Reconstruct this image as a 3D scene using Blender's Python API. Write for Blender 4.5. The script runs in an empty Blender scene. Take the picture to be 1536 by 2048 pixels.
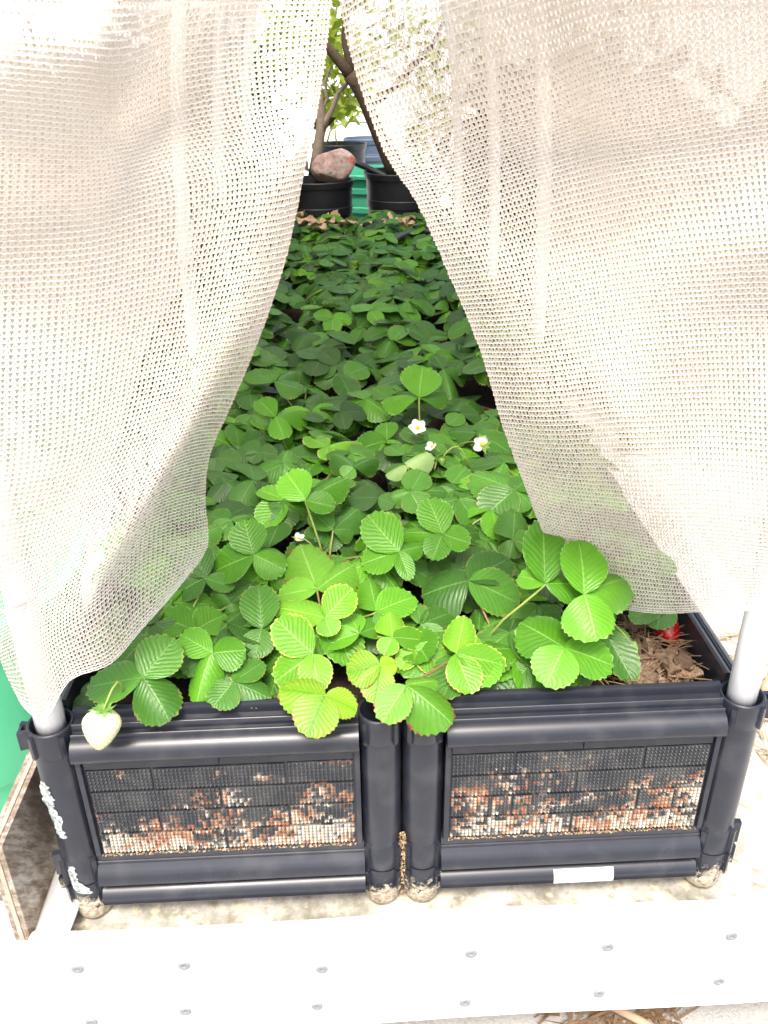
import bpy, bmesh, math, random
import numpy as np
from mathutils import Vector, Matrix
random.seed(7); RNG = np.random.default_rng(11)
sc = bpy.context.scene
COL = sc.collection

# ------------------------------------------------------------------ camera
PITCH, YAW, ROLL, FPX = .48640, .0431, -.0122, 1712.
CAM = np.array([-.0576, -.8713, 1.1095])
_f = np.array([math.sin(YAW)*math.cos(PITCH), math.cos(YAW)*math.cos(PITCH), -math.sin(PITCH)])
_r = np.array([math.cos(YAW), -math.sin(YAW), 0]); _u = np.cross(_r, _f)
AR = _r*math.cos(ROLL)+_u*math.sin(ROLL); AU = -_r*math.sin(ROLL)+_u*math.cos(ROLL); AF = _f
cd = bpy.data.cameras.new('camera'); cam = bpy.data.objects.new('camera', cd); COL.objects.link(cam)
cd.sensor_width = 36; cd.lens = FPX/2048*36; cd.clip_start = .02; cd.clip_end = 400
m3 = Matrix((AR, AU, -AF)).transposed(); cam.matrix_world = Matrix.Translation(CAM) @ m3.to_4x4()
sc.camera = cam

# ------------------------------------------------------------------ light
SUN_EL, SUN_AZ = 60., 190.         # azimuth of the sun, degrees clockwise from +Y (behind the camera, left)
w = bpy.data.worlds.new('World'); sc.world = w; w.use_nodes = True
nt = w.node_tree; bg = nt.nodes['Background']
sky = nt.nodes.new('ShaderNodeTexSky'); sky.sky_type = 'NISHITA'; sky.sun_disc = False
sky.sun_elevation = math.radians(SUN_EL); sky.sun_rotation = math.radians(SUN_AZ)
sky.air_density = 1.0; sky.dust_density = 6.0; sky.ozone_density = .6
nt.links.new(sky.outputs[0], bg.inputs['Color']); bg.inputs['Strength'].default_value = .15
sd = bpy.data.lights.new('sun', 'SUN'); sd.energy = 1.35; sd.angle = math.radians(14); sd.color = (1, .95, .88)
sun = bpy.data.objects.new('sun', sd); COL.objects.link(sun)
a, e = math.radians(SUN_AZ), math.radians(SUN_EL)
sdir = Vector((math.sin(a)*math.cos(e), math.cos(a)*math.cos(e), math.sin(e)))
sun.rotation_euler = sdir.to_track_quat('Z', 'Y').to_euler(); sun.location = (0, -3, 6)
sc.view_settings.view_transform = 'Standard'; sc.view_settings.look = 'None'
sc.view_settings.gamma = 1; sc.view_settings.exposure = 1.52
sc.cycles.max_bounces = 10; sc.cycles.transparent_max_bounces = 16
sc.cycles.diffuse_bounces = 5; sc.cycles.transmission_bounces = 5

# ------------------------------------------------------------------ helpers
def ray(px, py): return AF + AR*(px-768)/FPX - AU*(py-1024)/FPX
def at_y(px, py, y): d = ray(px, py); return CAM + d*(y-CAM[1])/d[1]
def at_z(px, py, z): d = ray(px, py); return CAM + d*(z-CAM[2])/d[2]
def at_x(px, py, x): d = ray(px, py); return CAM + d*(x-CAM[0])/d[0]
def on_plane(px, py, p, n): d = ray(px, py); return CAM + d*(np.dot(p-CAM, n)/np.dot(d, n))
def proj(p):
    q = np.asarray(p, float)-CAM; D = q@AF; return np.array([768+FPX*(q@AR)/D, 1024-FPX*(q@AU)/D])
def unit(v): v = np.asarray(v, float); return v/np.linalg.norm(v)
def sstep(x): x = min(1, max(0, x)); return x*x*(3-2*x)

def tag(o, label=None, cat=None, group=None, kind=None):
    if label: o['label'] = label
    if cat: o['category'] = cat
    if group: o['group'] = group
    if kind: o['kind'] = kind
    return o
def empty(name, loc=(0, 0, 0)):
    o = bpy.data.objects.new(name, None); o.empty_display_size = .03; COL.objects.link(o); o.location = loc; return o
def link(name, me, parent=None, loc=None, mats=()):
    o = bpy.data.objects.new(name, me); COL.objects.link(o)
    if parent: o.parent = parent
    if loc is not None: o.location = loc
    return o
def mesh_np(name, verts, faces, mats=(), mi=None, smooth=False):
    """faces: list of tuples or (n,k) array"""
    me = bpy.data.meshes.new(name)
    if isinstance(faces, np.ndarray):
        n, k = faces.shape
        me.vertices.add(len(verts)); me.vertices.foreach_set('co', np.asarray(verts, np.float32).ravel())
        me.loops.add(n*k); me.loops.foreach_set('vertex_index', faces.astype(np.int32).ravel())
        me.polygons.add(n); me.polygons.foreach_set('loop_start', np.arange(0, n*k, k, dtype=np.int32))
        me.polygons.foreach_set('loop_total', np.full(n, k, np.int32))
        me.update(calc_edges=True)
    else:
        me.from_pydata([tuple(map(float, v)) for v in verts], [], [tuple(map(int, f)) for f in faces]); me.update()
    for m in mats: me.materials.append(m)
    if mi is not None: me.polygons.foreach_set('material_index', np.asarray(mi, np.int32))
    if smooth: me.polygons.foreach_set('use_smooth', np.ones(len(me.polygons), bool))
    me.validate(); return me

class MB:
    """collects boxes, tubes, lathes and extrusions into one mesh"""
    def __init__(s): s.v = []; s.f = []
    def add(s, vs, fs):
        b = len(s.v); s.v += [tuple(map(float, p)) for p in vs]; s.f += [tuple(b+i for i in f) for f in fs]
    def box(s, a, b, bev=0):
        bm = bmesh.new(); bmesh.ops.create_cube(bm, size=1)
        for v in bm.verts: v.co = Vector([(a[i]+b[i])/2 + v.co[i]*(b[i]-a[i]) for i in range(3)])
        if bev: bmesh.ops.bevel(bm, geom=bm.edges[:], offset=bev, segments=2, affect='EDGES', profile=.5)
        bm.verts.index_update(); s.add([v.co[:] for v in bm.verts], [[v.index for v in f.verts] for f in bm.faces]); bm.free()
    def tube(s, pts, rad, n=8, cap=True):
        pts = [np.asarray(p, float) for p in pts]; m = len(pts)
        rad = [rad]*m if np.isscalar(rad) else rad
        vs = []; ref = None
        for i in range(m):
            t = unit(pts[min(i+1, m-1)]-pts[max(i-1, 0)])
            if ref is None:
                ref = np.array([1, 0, 0]) if abs(t[0]) < .8 else np.array([0, 1, 0])
            a_ = unit(ref - t*np.dot(ref, t)); b_ = np.cross(t, a_); ref = a_
            for k in range(n):
                g = 2*math.pi*k/n; vs.append(pts[i]+rad[i]*(a_*math.cos(g)+b_*math.sin(g)))
        fs = [(i*n+k, i*n+(k+1) % n, (i+1)*n+(k+1) % n, (i+1)*n+k) for i in range(m-1) for k in range(n)]
        if cap: fs += [tuple(range(n))[::-1], tuple(range((m-1)*n, m*n))]
        s.add(vs, fs)
    def lathe(s, prof, c, n=24, a0=0, a1=2*math.pi):
        full = abs(a1-a0-2*math.pi) < 1e-6; k = n if full else n+1
        vs = [(c[0]+r*math.cos(a0+(a1-a0)*i/n), c[1]+r*math.sin(a0+(a1-a0)*i/n), c[2]+z) for r, z in prof for i in range(k)]
        fs = [(j*k+i, j*k+(i+1) % k, (j+1)*k+(i+1) % k, (j+1)*k+i) for j in range(len(prof)-1) for i in range(n)]
        s.add(vs, fs)
    def extrude(s, prof, o, ax, bx, d, L):
        """closed profile (a,b) in axes ax,bx at o, swept L along d"""
        o, ax, bx, d = map(lambda q: np.asarray(q, float), (o, ax, bx, d)); n = len(prof)
        vs = [o+ax*p[0]+bx*p[1] for p in prof]+[o+ax*p[0]+bx*p[1]+d*L for p in prof]
        s.add(vs, [(i, (i+1) % n, n+(i+1) % n, n+i) for i in range(n)]+[tuple(range(n))[::-1], tuple(range(n, 2*n))])
    def build(s, name, mat, parent=None, loc=None, smooth=False, auto=None):
        me = mesh_np(name, s.v, s.f, [mat] if mat else [], smooth=smooth or auto is not None)
        bm = bmesh.new(); bm.from_mesh(me); bmesh.ops.recalc_face_normals(bm, faces=bm.faces[:]); bm.to_mesh(me); bm.free()
        if auto is not None: me.set_sharp_from_angle(angle=math.radians(auto))
        return link(name, me, parent, loc)

# ------------------------------------------------------------------ material helpers
def mat(name):
    m = bpy.data.materials.new(name); m.use_nodes = True; return m, m.node_tree, m.node_tree.nodes['Principled BSDF']
def N(t, typ, **kw):
    n = t.nodes.new(typ)
    for k, v in kw.items():
        if k in n.inputs: n.inputs[k].default_value = v
        else: setattr(n, k, v)
    return n
def L(t, a_, b_): t.links.new(a_, b_)
def val(t, x, sock):
    if hasattr(x, 'is_linked') or hasattr(x, 'links'): L(t, x, sock)
    else: sock.default_value = x
def M(t, op, a_, b_=0., c_=0.):
    n = t.nodes.new('ShaderNodeMath'); n.operation = op
    val(t, a_, n.inputs[0]); val(t, b_, n.inputs[1]); val(t, c_, n.inputs[2]); return n.outputs[0]
def mixc(t, fac, c1, c2):
    n = t.nodes.new('ShaderNodeMix'); n.data_type = 'RGBA'; val(t, fac, n.inputs['Factor'])
    for c, s_ in ((c1, n.inputs[6]), (c2, n.inputs[7])):
        if isinstance(c, (tuple, list)): s_.default_value = tuple(c)[:3]+(1,)
        else: L(t, c, s_)
    return n.outputs[2]
def noise(t, vec, scale, detail=4, rough=.55):
    n = N(t, 'ShaderNodeTexNoise', Scale=scale, Detail=detail, Roughness=rough)
    if vec is not None: L(t, vec, n.inputs['Vector'])
    return n.outputs[0]
def ramp(t, fac, stops, interp='LINEAR'):
    n = t.nodes.new('ShaderNodeValToRGB'); r = n.color_ramp; r.interpolation = interp
    while len(r.elements) < len(stops): r.elements.new(.5)
    for e_, (p, c) in zip(r.elements, stops): e_.position = p; e_.color = tuple(c)[:3]+(1,)
    L(t, fac, n.inputs[0]); return n.outputs[0]
def rng(t, x, a0, a1, b0=0., b1=1.):
    n = t.nodes.new('ShaderNodeMapRange'); L(t, x, n.inputs[0])
    for i, q in enumerate((a0, a1, b0, b1)): n.inputs[i+1].default_value = q
    return n.outputs[0]
def bump(t, h, strength, dist, b):
    n = N(t, 'ShaderNodeBump', Strength=strength, Distance=dist); L(t, h, n.inputs['Height']); L(t, n.outputs[0], b.inputs['Normal'])
def wpos(t): return t.nodes.new('ShaderNodeNewGeometry').outputs['Position']
def opos(t): return t.nodes.new('ShaderNodeTexCoord').outputs['Object']

def simple(name, col, rough=.5, var=.15, scale=30, bmp=.0, bscale=200, col2=None, spec=.5):
    m, t, b = mat(name); p = wpos(t)
    c2 = col2 or tuple(x*(1-var) for x in col)
    L(t, mixc(t, noise(t, p, scale), c2, col), b.inputs['Base Color']); b.inputs['Roughness'].default_value = rough
    b.inputs['Specular IOR Level'].default_value = spec
    if bmp: bump(t, noise(t, p, bscale, 5), bmp, .004, b)
    return m

def mk_plastic(name, crust):
    m, t, b = mat(name); p = wpos(t)
    base = mixc(t, noise(t, p, 18), (.011, .0135, .0205), (.019, .022, .032))
    spk = rng(t, noise(t, p, 420, 2), .76, .80)
    smear = M(t, 'MULTIPLY', rng(t, noise(t, p, 22, 3, .5), .52, .75), .14)
    base = mixc(t, smear, base, (.16, .16, .165))
    rg = rng(t, noise(t, p, 14, 2), .3, .7, .27, .36)
    if crust:
        sx = t.nodes.new('ShaderNodeSeparateXYZ'); L(t, p, sx.inputs[0])
        low = rng(t, sx.outputs[2], .0, crust, .30, -.20)
        msk = rng(t, M(t, 'ADD', noise(t, p, 55, 6, .7), low), .5, .58)
        cc = ramp(t, noise(t, p, 140, 5, .7), [(.25, (.11, .085, .05)), (.45, (.34, .29, .2)), (.6, (.5, .47, .39)), (.75, (.24, .26, .21))])
        base = mixc(t, msk, base, cc); rg = M(t, 'MAXIMUM', rg, M(t, 'MULTIPLY', msk, .85))
        bump(t, M(t, 'ADD', M(t, 'MULTIPLY', msk, noise(t, p, 220, 5)), M(t, 'MULTIPLY', noise(t, p, 900, 2), .06)), .7, .003, b)
    else:
        bump(t, noise(t, p, 500, 1), .05, .0008, b)
    L(t, base, b.inputs['Base Color']); L(t, rg, b.inputs['Roughness'])
    return m
PLASTIC = mk_plastic('black_plastic', 0)
PLASTIC_D = mk_plastic('black_plastic_crusted', .085)
def mk_crust():
    m, t, b = mat('mineral_crust'); p = wpos(t)
    c = ramp(t, noise(t, p, 90, 5, .7), [(.30, (.05, .035, .02)), (.45, (.22, .13, .06)), (.55, (.40, .30, .18)), (.68, (.46, .42, .33))])
    L(t, c, b.inputs['Base Color']); b.inputs['Roughness'].default_value = .9; bump(t, noise(t, p, 500, 4), .5, .003, b); return m
CRUST = mk_crust()
def mk_panel(name, k):
    m, t, b = mat(name); p = wpos(t)
    sx = t.nodes.new('ShaderNodeSeparateXYZ'); L(t, p, sx.inputs[0])
    sn = t.nodes.new('ShaderNodeVectorMath'); sn.operation = 'SNAP'; L(t, p, sn.inputs[0]); sn.inputs[1].default_value = (.0054, 1., .0065)
    wn = t.nodes.new('ShaderNodeTexWhiteNoise'); wn.noise_dimensions = '3D'; L(t, sn.outputs[0], wn.inputs[0]); cell = wn.outputs[0]
    st = t.nodes.new('ShaderNodeVectorMath'); st.operation = 'MULTIPLY'; L(t, p, st.inputs[0]); st.inputs[1].default_value = (1, 1, 2.0)
    big = noise(t, st.outputs[0], 13, 5, .62)
    zz = rng(t, sx.outputs[2], .12, .285, .145, -.20)
    msk = M(t, 'ADD', big, zz)
    msk = M(t, 'ADD', msk, rng(t, cell, 0, 1, -.12, .12))
    msk = rng(t, msk, .49, .57)
    hue = M(t, 'ADD', noise(t, p, 12, 4, .6), rng(t, cell, 0, 1, -.15, .13))
    cc = ramp(t, hue, [(.22, (.10, .095, .075)), (.36, (.27, .26, .22)), (.47, (.50, .475, .41)), (.555, (.44, .34, .24)), (.62, (.32, .15, .075)), (.69, (.19, .07, .035)), (.80, (.50, .43, .34))])
    dust = M(t, 'MULTIPLY', rng(t, noise(t, p, 30, 5), .45, .75), .22)
    base = mixc(t, dust, (.014, .016, .02), (.2, .2, .17))
    L(t, mixc(t, M(t, 'MULTIPLY', msk, k), base, cc), b.inputs['Base Color'])
    L(t, rng(t, msk, 0, 1, .36, .85), b.inputs['Roughness'])
    bump(t, noise(t, p, 500, 4), .3, .002, b)
    return m
PANEL = mk_panel('studded_panel', .88)
PLATE = mk_panel('panel_plate', .34)

def mk_cloth(name, c1, c2, trans):
    m, t, b = mat(name); p = wpos(t)
    c = mixc(t, noise(t, p, 60, 3), c1, c2)
    L(t, c, b.inputs['Base Color']); b.inputs['Roughness'].default_value = .6; b.inputs['Specular IOR Level'].default_value = .25
    tr = t.nodes.new('ShaderNodeBsdfTranslucent'); L(t, c, tr.inputs[0])
    mx = t.nodes.new('ShaderNodeMixShader'); mx.inputs[0].default_value = trans
    L(t, b.outputs[0], mx.inputs[1]); L(t, tr.outputs[0], mx.inputs[2]); L(t, mx.outputs[0], t.nodes['Material Output'].inputs[0])
    return m
CHAIN = mk_cloth('knit_chain_yarn', (.83, .81, .77), (.77, .745, .70), .25)
TAPE = mk_cloth('knit_tape_yarn', (.62, .54, .45), (.73, .66, .575), .36)

def mk_cover():
    m, t, b = mat('shade_cover_fabric'); p = wpos(t)
    c = mixc(t, noise(t, p, 40, 3), (.60, .52, .435), (.69, .61, .525))
    L(t, c, b.inputs['Base Color']); b.inputs['Roughness'].default_value = .8
    tr = t.nodes.new('ShaderNodeBsdfTranslucent'); L(t, c, tr.inputs[0])
    mx = t.nodes.new('ShaderNodeMixShader'); mx.inputs[0].default_value = .5
    L(t, b.outputs[0], mx.inputs[1]); L(t, tr.outputs[0], mx.inputs[2])
    tp = t.nodes.new('ShaderNodeBsdfTransparent'); m2 = t.nodes.new('ShaderNodeMixShader')
    L(t, rng(t, noise(t, p, 350, 1),  .3, .7, .60, .94), m2.inputs[0])
    L(t, tp.outputs[0], m2.inputs[1]); L(t, mx.outputs[0], m2.inputs[2]); L(t, m2.outputs[0], t.nodes['Material Output'].inputs[0])
    return m
COVER = mk_cover()
PVC = simple('white_pvc', (.86, .86, .86), .3, .04, 20)

def mk_leaf(name, c_a, c_b, vein, edge=None, edge_w=.93, sat=1.04, trans=.12, rough=.34, inter=None):
    m, t, b = mat(name)
    uv = t.nodes.new('ShaderNodeUVMap'); sx = t.nodes.new('ShaderNodeSeparateXYZ'); L(t, uv.outputs[0], sx.inputs[0])
    au = M(t, 'ABSOLUTE', M(t, 'MULTIPLY_ADD', sx.outputs[0], 2., -1.)); v = sx.outputs[1]
    oc = opos(t); ph = M(t, 'MULTIPLY_ADD', noise(t, oc, 3.5, 2), 1.1, M(t, 'MULTIPLY', M(t, 'MULTIPLY_ADD', au, -.33, v), 9.0))
    fr = M(t, 'ABSOLUTE', M(t, 'SUBTRACT', M(t, 'FRACT', M(t, 'ADD', ph, 10.)), .5))   # 0 on a lateral vein
    lat = rng(t, fr, .0, .085, 1., 0.)
    latw = rng(t, fr, .0, .45, 0., 1.)
    mid = rng(t, au, .018, .05, 1., 0.)
    vm = M(t, 'MAXIMUM', mid, M(t, 'MULTIPLY', lat, .32))
    oi = t.nodes.new('ShaderNodeObjectInfo'); rnd = oi.outputs['Random']
    oc = opos(t)
    pat = noise(t, oc, 3.2, 4, .6)
    c = mixc(t, rng(t, M(t, 'ADD', M(t, 'MULTIPLY', pat, .7), M(t, 'MULTIPLY', rnd, .55)), .25, .9), c_a, c_b)
    if inter: c = mixc(t, M(t, 'MULTIPLY', M(t, 'MULTIPLY', latw, rng(t, au, .05, .5)), .55), c, inter)
    fine = noise(t, oc, 38, 2)
    c = mixc(t, M(t, 'MULTIPLY', rng(t, fine, .4, .65), .16), c, tuple(x*.55 for x in c_a))
    c = mixc(t, M(t, 'MULTIPLY', vm, .55), c, vein)
    at = t.nodes.new('ShaderNodeAttribute'); at.attribute_name = 'edge'; ed = at.outputs['Fac']
    if edge:
        em = rng(t, M(t, 'ADD', ed, M(t, 'MULTIPLY', M(t, 'SUBTRACT', noise(t, oc, 4, 4, .7), .5), 1.1)), edge_w, edge_w+.06)
        c = mixc(t, em, c, edge)
    spots = rng(t, noise(t, oc, 24, 2), .73, .76)
    c = mixc(t, M(t, 'MULTIPLY', spots, .6), c, (.20, .15, .06))
    geo = t.nodes.new('ShaderNodeNewGeometry')
    c = mixc(t, M(t, 'MULTIPLY', geo.outputs['Backfacing'], .6), c, (.28, .40, .20))
    hs = N(t, 'ShaderNodeHueSaturation', Saturation=sat); L(t, c, hs.inputs['Color'])
    L(t, M(t, 'MULTIPLY_ADD', rnd, .34, .80), hs.inputs['Value'])
    c = hs.outputs[0]
    L(t, c, b.inputs['Base Color']); b.inputs['Specular IOR Level'].default_value = .34
    L(t, M(t, 'MULTIPLY_ADD', noise(t, oc, 6, 2), .25, rough-.14), b.inputs['Roughness'])
    h = M(t, 'ADD', M(t, 'MULTIPLY', latw, 1.), M(t, 'MULTIPLY', fine, .9))
    h = M(t, 'SUBTRACT', h, M(t, 'MULTIPLY', mid, .8))
    bump(t, h, .27, .0016, b)
    tr = t.nodes.new('ShaderNodeBsdfTranslucent')
    L(t, mixc(t, .5, c, (.26, .44, .05)), tr.inputs[0])
    mx = t.nodes.new('ShaderNodeMixShader'); mx.inputs[0].default_value = trans
    L(t, b.outputs[0], mx.inputs[1]); L(t, tr.outputs[0], mx.inputs[2]); L(t, mx.outputs[0], t.nodes['Material Output'].inputs[0])
    return m
LEAF = {
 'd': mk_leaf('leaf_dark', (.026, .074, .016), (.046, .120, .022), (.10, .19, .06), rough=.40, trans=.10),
 'm': mk_leaf('leaf_mature', (.034, .112, .016), (.068, .19, .026), (.16, .32, .09), edge=(.16, .20, .05), edge_w=.90),
 'b': mk_leaf('leaf_bright', (.055, .19, .014), (.105, .29, .026), (.26, .46, .12), trans=.16, edge=(.20, .38, .10), edge_w=.95),
 'l': mk_leaf('leaf_lime', (.085, .265, .018), (.155, .36, .035), (.38, .56, .18), edge=(.42, .48, .10), edge_w=.86, trans=.2),
 'y': mk_leaf('leaf_yellowing', (.105, .28, .018), (.20, .37, .03), (.06, .22, .018), edge=(.30, .09, .045), edge_w=.97, trans=.18, inter=(.33, .44, .07)),
 'r': mk_leaf('leaf_red_rimmed', (.075, .225, .022), (.13, .32, .035), (.30, .47, .14), edge=(.24, .045, .025), edge_w=.94, trans=.16),
 'p': mk_leaf('leaf_pale', (.26, .42, .14), (.32, .48, .2), (.4, .55, .28), trans=.3, rough=.6),
}
STEM = simple('petiole_green', (.20, .34, .06), .5, .3, 60, col2=(.26, .26, .07))
STEM_D = simple('petiole_reddish', (.15, .17, .05), .5, .3, 60, col2=(.22, .08, .04))
def mk_white():
    m, t, b = mat('white_painted_sheet'); p = wpos(t)
    st = t.nodes.new('ShaderNodeVectorMath'); st.operation = 'MULTIPLY'; L(t, p, st.inputs[0]); st.inputs[1].default_value = (1, 1, 3)
    c = mixc(t, noise(t, p, 5, 3), (.78, .775, .76), (.82, .82, .81))
    c = mixc(t, M(t, 'MULTIPLY', rng(t, noise(t, st.outputs[0], 14, 7, .7), .60, .74), .35), c, (.50, .46, .38))
    c = mixc(t, M(t, 'MULTIPLY', rng(t, noise(t, p, 170, 2), .72, .76), .5), c, (.35, .31, .26))
    L(t, c, b.inputs['Base Color']); b.inputs['Roughness'].default_value = .5; bump(t, noise(t, p, 30, 4), .15, .004, b); return m
WHITE = mk_white()
SCREW = simple('galvanised_screw', (.24, .26, .265), .5, .4, 300)
STICKER = simple('white_sticker', (.8, .8, .79), .5, .02, 40)
def mk_flake():
    m, t, b = mat('peeling_white_paint'); p = wpos(t)
    c = ramp(t, noise(t, p, 150, 6, .75), [(.34, (.04, .045, .05)), (.44, (.20, .23, .23)), (.53, (.40, .45, .44)), (.70, (.46, .47, .33))])
    L(t, c, b.inputs['Base Color']); b.inputs['Roughness'].default_value = .7; bump(t, noise(t, p, 300, 4), .6, .002, b); return m
FLAKE = mk_flake()
def mk_wood():
    m, t, b = mat('weathered_plywood'); p = wpos(t)
    st = t.nodes.new('ShaderNodeVectorMath'); st.operation = 'MULTIPLY'; L(t, p, st.inputs[0]); st.inputs[1].default_value = (40, 9, 60)
    rt = t.nodes.new('ShaderNodeVectorRotate'); rt.rotation_type = 'X_AXIS'; rt.inputs['Angle'].default_value = .9; L(t, p, rt.inputs[0]); L(t, rt.outputs[0], st.inputs[0])
    g = noise(t, st.outputs[0], 2.2, 6, .65)
    c = ramp(t, g, [(.3, (.10, .075, .055)), (.45, (.22, .175, .13)), (.57, (.38, .34, .28)), (.72, (.52, .49, .44))])
    c = mixc(t, rng(t, noise(t, p, 9, 3), .46, .68), c, (.15, .10, .065))
    L(t, c, b.inputs['Base Color']); b.inputs['Roughness'].default_value = .85; bump(t, g, .5, .003, b); return m
PLY = mk_wood()
PLYEDGE = simple('plywood_edge', (.50, .44, .38), .85, .4, 60, col2=(.28, .19, .12), bmp=.4, bscale=160)
WOODBASE = simple('pale_timber', (.45, .30, .2), .8, .25, 30)

def mk_concrete():
    m, t, b = mat('concrete_paving'); p = wpos(t)
    c = mixc(t, noise(t, p, 1.3, 4), (.33, .33, .315), (.43, .43, .41))
    c = mixc(t, M(t, 'MULTIPLY', rng(t, noise(t, p, 130, 3), .5, .72), .45), c, (.17, .165, .15))
    c = mixc(t, M(t, 'MULTIPLY', rng(t, noise(t, p, 330, 2), .58, .68), .5), c, (.6, .59, .56))
    L(t, c, b.inputs['Base Color']); b.inputs['Roughness'].default_value = .9; bump(t, noise(t, p, 220, 5), .6, .004, b); return m
CONC = mk_concrete()
def mk_tray():
    m, t, b = mat('stained_liner'); p = wpos(t)
    sx = t.nodes.new('ShaderNodeSeparateXYZ'); L(t, p, sx.inputs[0])
    n1 = noise(t, p, 11, 7, .68); n2 = noise(t, p, 34, 6, .7)
    c = ramp(t, n1, [(.34, (.17, .165, .13)), (.45, (.30, .29, .25)), (.54, (.44, .43, .38)), (.66, (.62, .61, .58))])
    c = mixc(t, M(t, 'MULTIPLY', rng(t, n2, .52, .64), .65), c, (.16, .145, .07))
    c = mixc(t, M(t, 'MULTIPLY', rng(t, noise(t, p, 48, 5), .55, .66), .7), c, (.62, .54, .36))
    far = rng(t, sx.outputs[0], .52, .75)
    c = mixc(t, M(t, 'MULTIPLY', far, .6), c, (.70, .69, .65))
    L(t, c, b.inputs['Base Color']); b.inputs['Roughness'].default_value = .7; bump(t, M(t, 'ADD', n1, n2), .5, .004, b); return m
TRAYM = mk_tray()
SOIL = simple('potting_soil', (.04, .025, .017), .95, .5, 60, col2=(.014, .009, .006), bmp=1., bscale=120)
DRY = simple('dry_leaf', (.21, .15, .10), .85, .5, 60, col2=(.10, .06, .04), bmp=.5, bscale=200)
DRY2 = simple('pale_dry_leaf', (.36, .28, .19), .85, .4, 60, col2=(.24, .15, .085), bmp=.5, bscale=200)
DRY3 = simple('curled_dry_leaf', (.60, .48, .32), .85, .4, 40, col2=(.40, .24, .12), bmp=.5, bscale=200)
STRAWM = simple('straw', (.50, .36, .17), .8, .4, 200, col2=(.24, .15, .08))
STRAWD = simple('damp_straw', (.24, .15, .08), .9, .4, 200, col2=(.09, .055, .03))
BINM = simple('green_plastic', (.09, .55, .29), .38, .10, 8, bmp=.05, bscale=300)
MINT = simple('mint_plastic', (.10, .60, .36), .4, .08, 8)
POTM = simple('nursery_pot_plastic', (.012, .013, .017), .42, .4, 14, col2=(.022, .023, .028))
POTB = simple('faded_blue_pot_plastic', (.10, .14, .21), .5, .3, 10)
HOSE = simple('grey_hose', (.06, .065, .075), .5, .3, 40)
HOSEB = simple('black_hose', (.012, .012, .014), .45, .3, 40)
BARK = simple('dark_bark', (.10, .065, .035), .9, .6, 40, col2=(.035, .025, .015), bmp=1., bscale=90)
BARK2 = simple('grey_bark', (.28, .23, .17), .9, .4, 40, col2=(.15, .12, .085), bmp=.8, bscale=90)
def mk_rock():
    m, t, b = mat('pink_rock'); p = opos(t)
    c = ramp(t, noise(t, p, 11, 6, .65), [(.32, (.12, .09, .075)), (.44, (.42, .28, .24)), (.52, (.58, .42, .38)), (.62, (.54, .48, .44))])
    c = mixc(t, rng(t, noise(t, p, 17, 3), .56, .66), c, (.52, .16, .09))
    L(t, c, b.inputs['Base Color']); b.inputs['Roughness'].default_value = .85; bump(t, noise(t, p, 45, 6), .8, .01, b); return m
ROCKM = mk_rock()
WALLM = simple('white_render', (.80, .80, .79), .8, .03, 3)
def mk_flat_leaf(name, c1, c2, trans=.45):
    m, t, b = mat(name); p = wpos(t)
    c = mixc(t, noise(t, p, 9, 3), c1, c2); L(t, c, b.inputs['Base Color']); b.inputs['Roughness'].default_value = .5
    tr = t.nodes.new('ShaderNodeBsdfTranslucent'); L(t, c, tr.inputs[0])
    mx = t.nodes.new('ShaderNodeMixShader'); mx.inputs[0].default_value = trans
    L(t, b.outputs[0], mx.inputs[1]); L(t, tr.outputs[0], mx.inputs[2]); L(t, mx.outputs[0], t.nodes['Material Output'].inputs[0]); return m
TREELEAF = mk_flat_leaf('tree_leaf', (.17, .26, .02), (.34, .40, .035))
SHRUBLEAF = mk_flat_leaf('shrub_leaf', (.012, .024, .008), (.035, .055, .014), .1)
PETAL = mk_flat_leaf('white_petal', (.8, .8, .77), (.76, .77, .72), .3)
PISTIL = simple('yellow_pistil', (.62, .42, .03), .7, .3, 300)
SEPAL = mk_flat_leaf('sepal_green', (.13, .30, .05), (.22, .40, .09), .25)
UNRIPE = simple('unripe_strawberry', (.71, .72, .44), .36, .06, 40)
SEED = simple('yellow_achene', (.60, .47, .10), .5, .2, 80)
RED_ACHENE = simple('reddish_achene', (.40, .12, .03), .5, .2, 80)
RIPE = simple('ripe_strawberry', (.33, .006, .010), .25, .3, 60)
CORD = simple('grey_cord', (.30, .30, .30), .7, .2, 300)

# ------------------------------------------------------------------ setting
def sheet(name, x0, x1, y0, y1, z, m, nx=1, ny=1, amp=0):
    xs = np.linspace(x0, x1, nx+1); ys = np.linspace(y0, y1, ny+1)
    V = [(x, y, z+(RNG.normal()*amp if amp else 0)) for y in ys for x in xs]
    F = [(j*(nx+1)+i, j*(nx+1)+i+1, (j+1)*(nx+1)+i+1, (j+1)*(nx+1)+i) for j in range(ny) for i in range(nx)]
    return link(name, mesh_np(name, V, F, [m], smooth=bool(amp)))
GZ = -.30
tag(sheet('ground', -80, 80, -40, 150, GZ, CONC), kind='structure')
# joint in the concrete at the left
jb = MB(); pj = at_z(40, 1795, GZ); jb.box((-3, pj[1]-.006, GZ+.002), (-.55, pj[1]+.006, GZ+.004))
tag(jb.build('paving_joint', simple('joint_dirt', (.16, .15, .13), .95, .4, 40)), kind='structure')
# tray floor: a liner-covered deck inside the frame
tb = MB(); tb.box((-.482, -.058, -.06), (2.2, 5.2, 0))
tag(tb.build('tray_floor', TRAYM), kind='structure')

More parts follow.
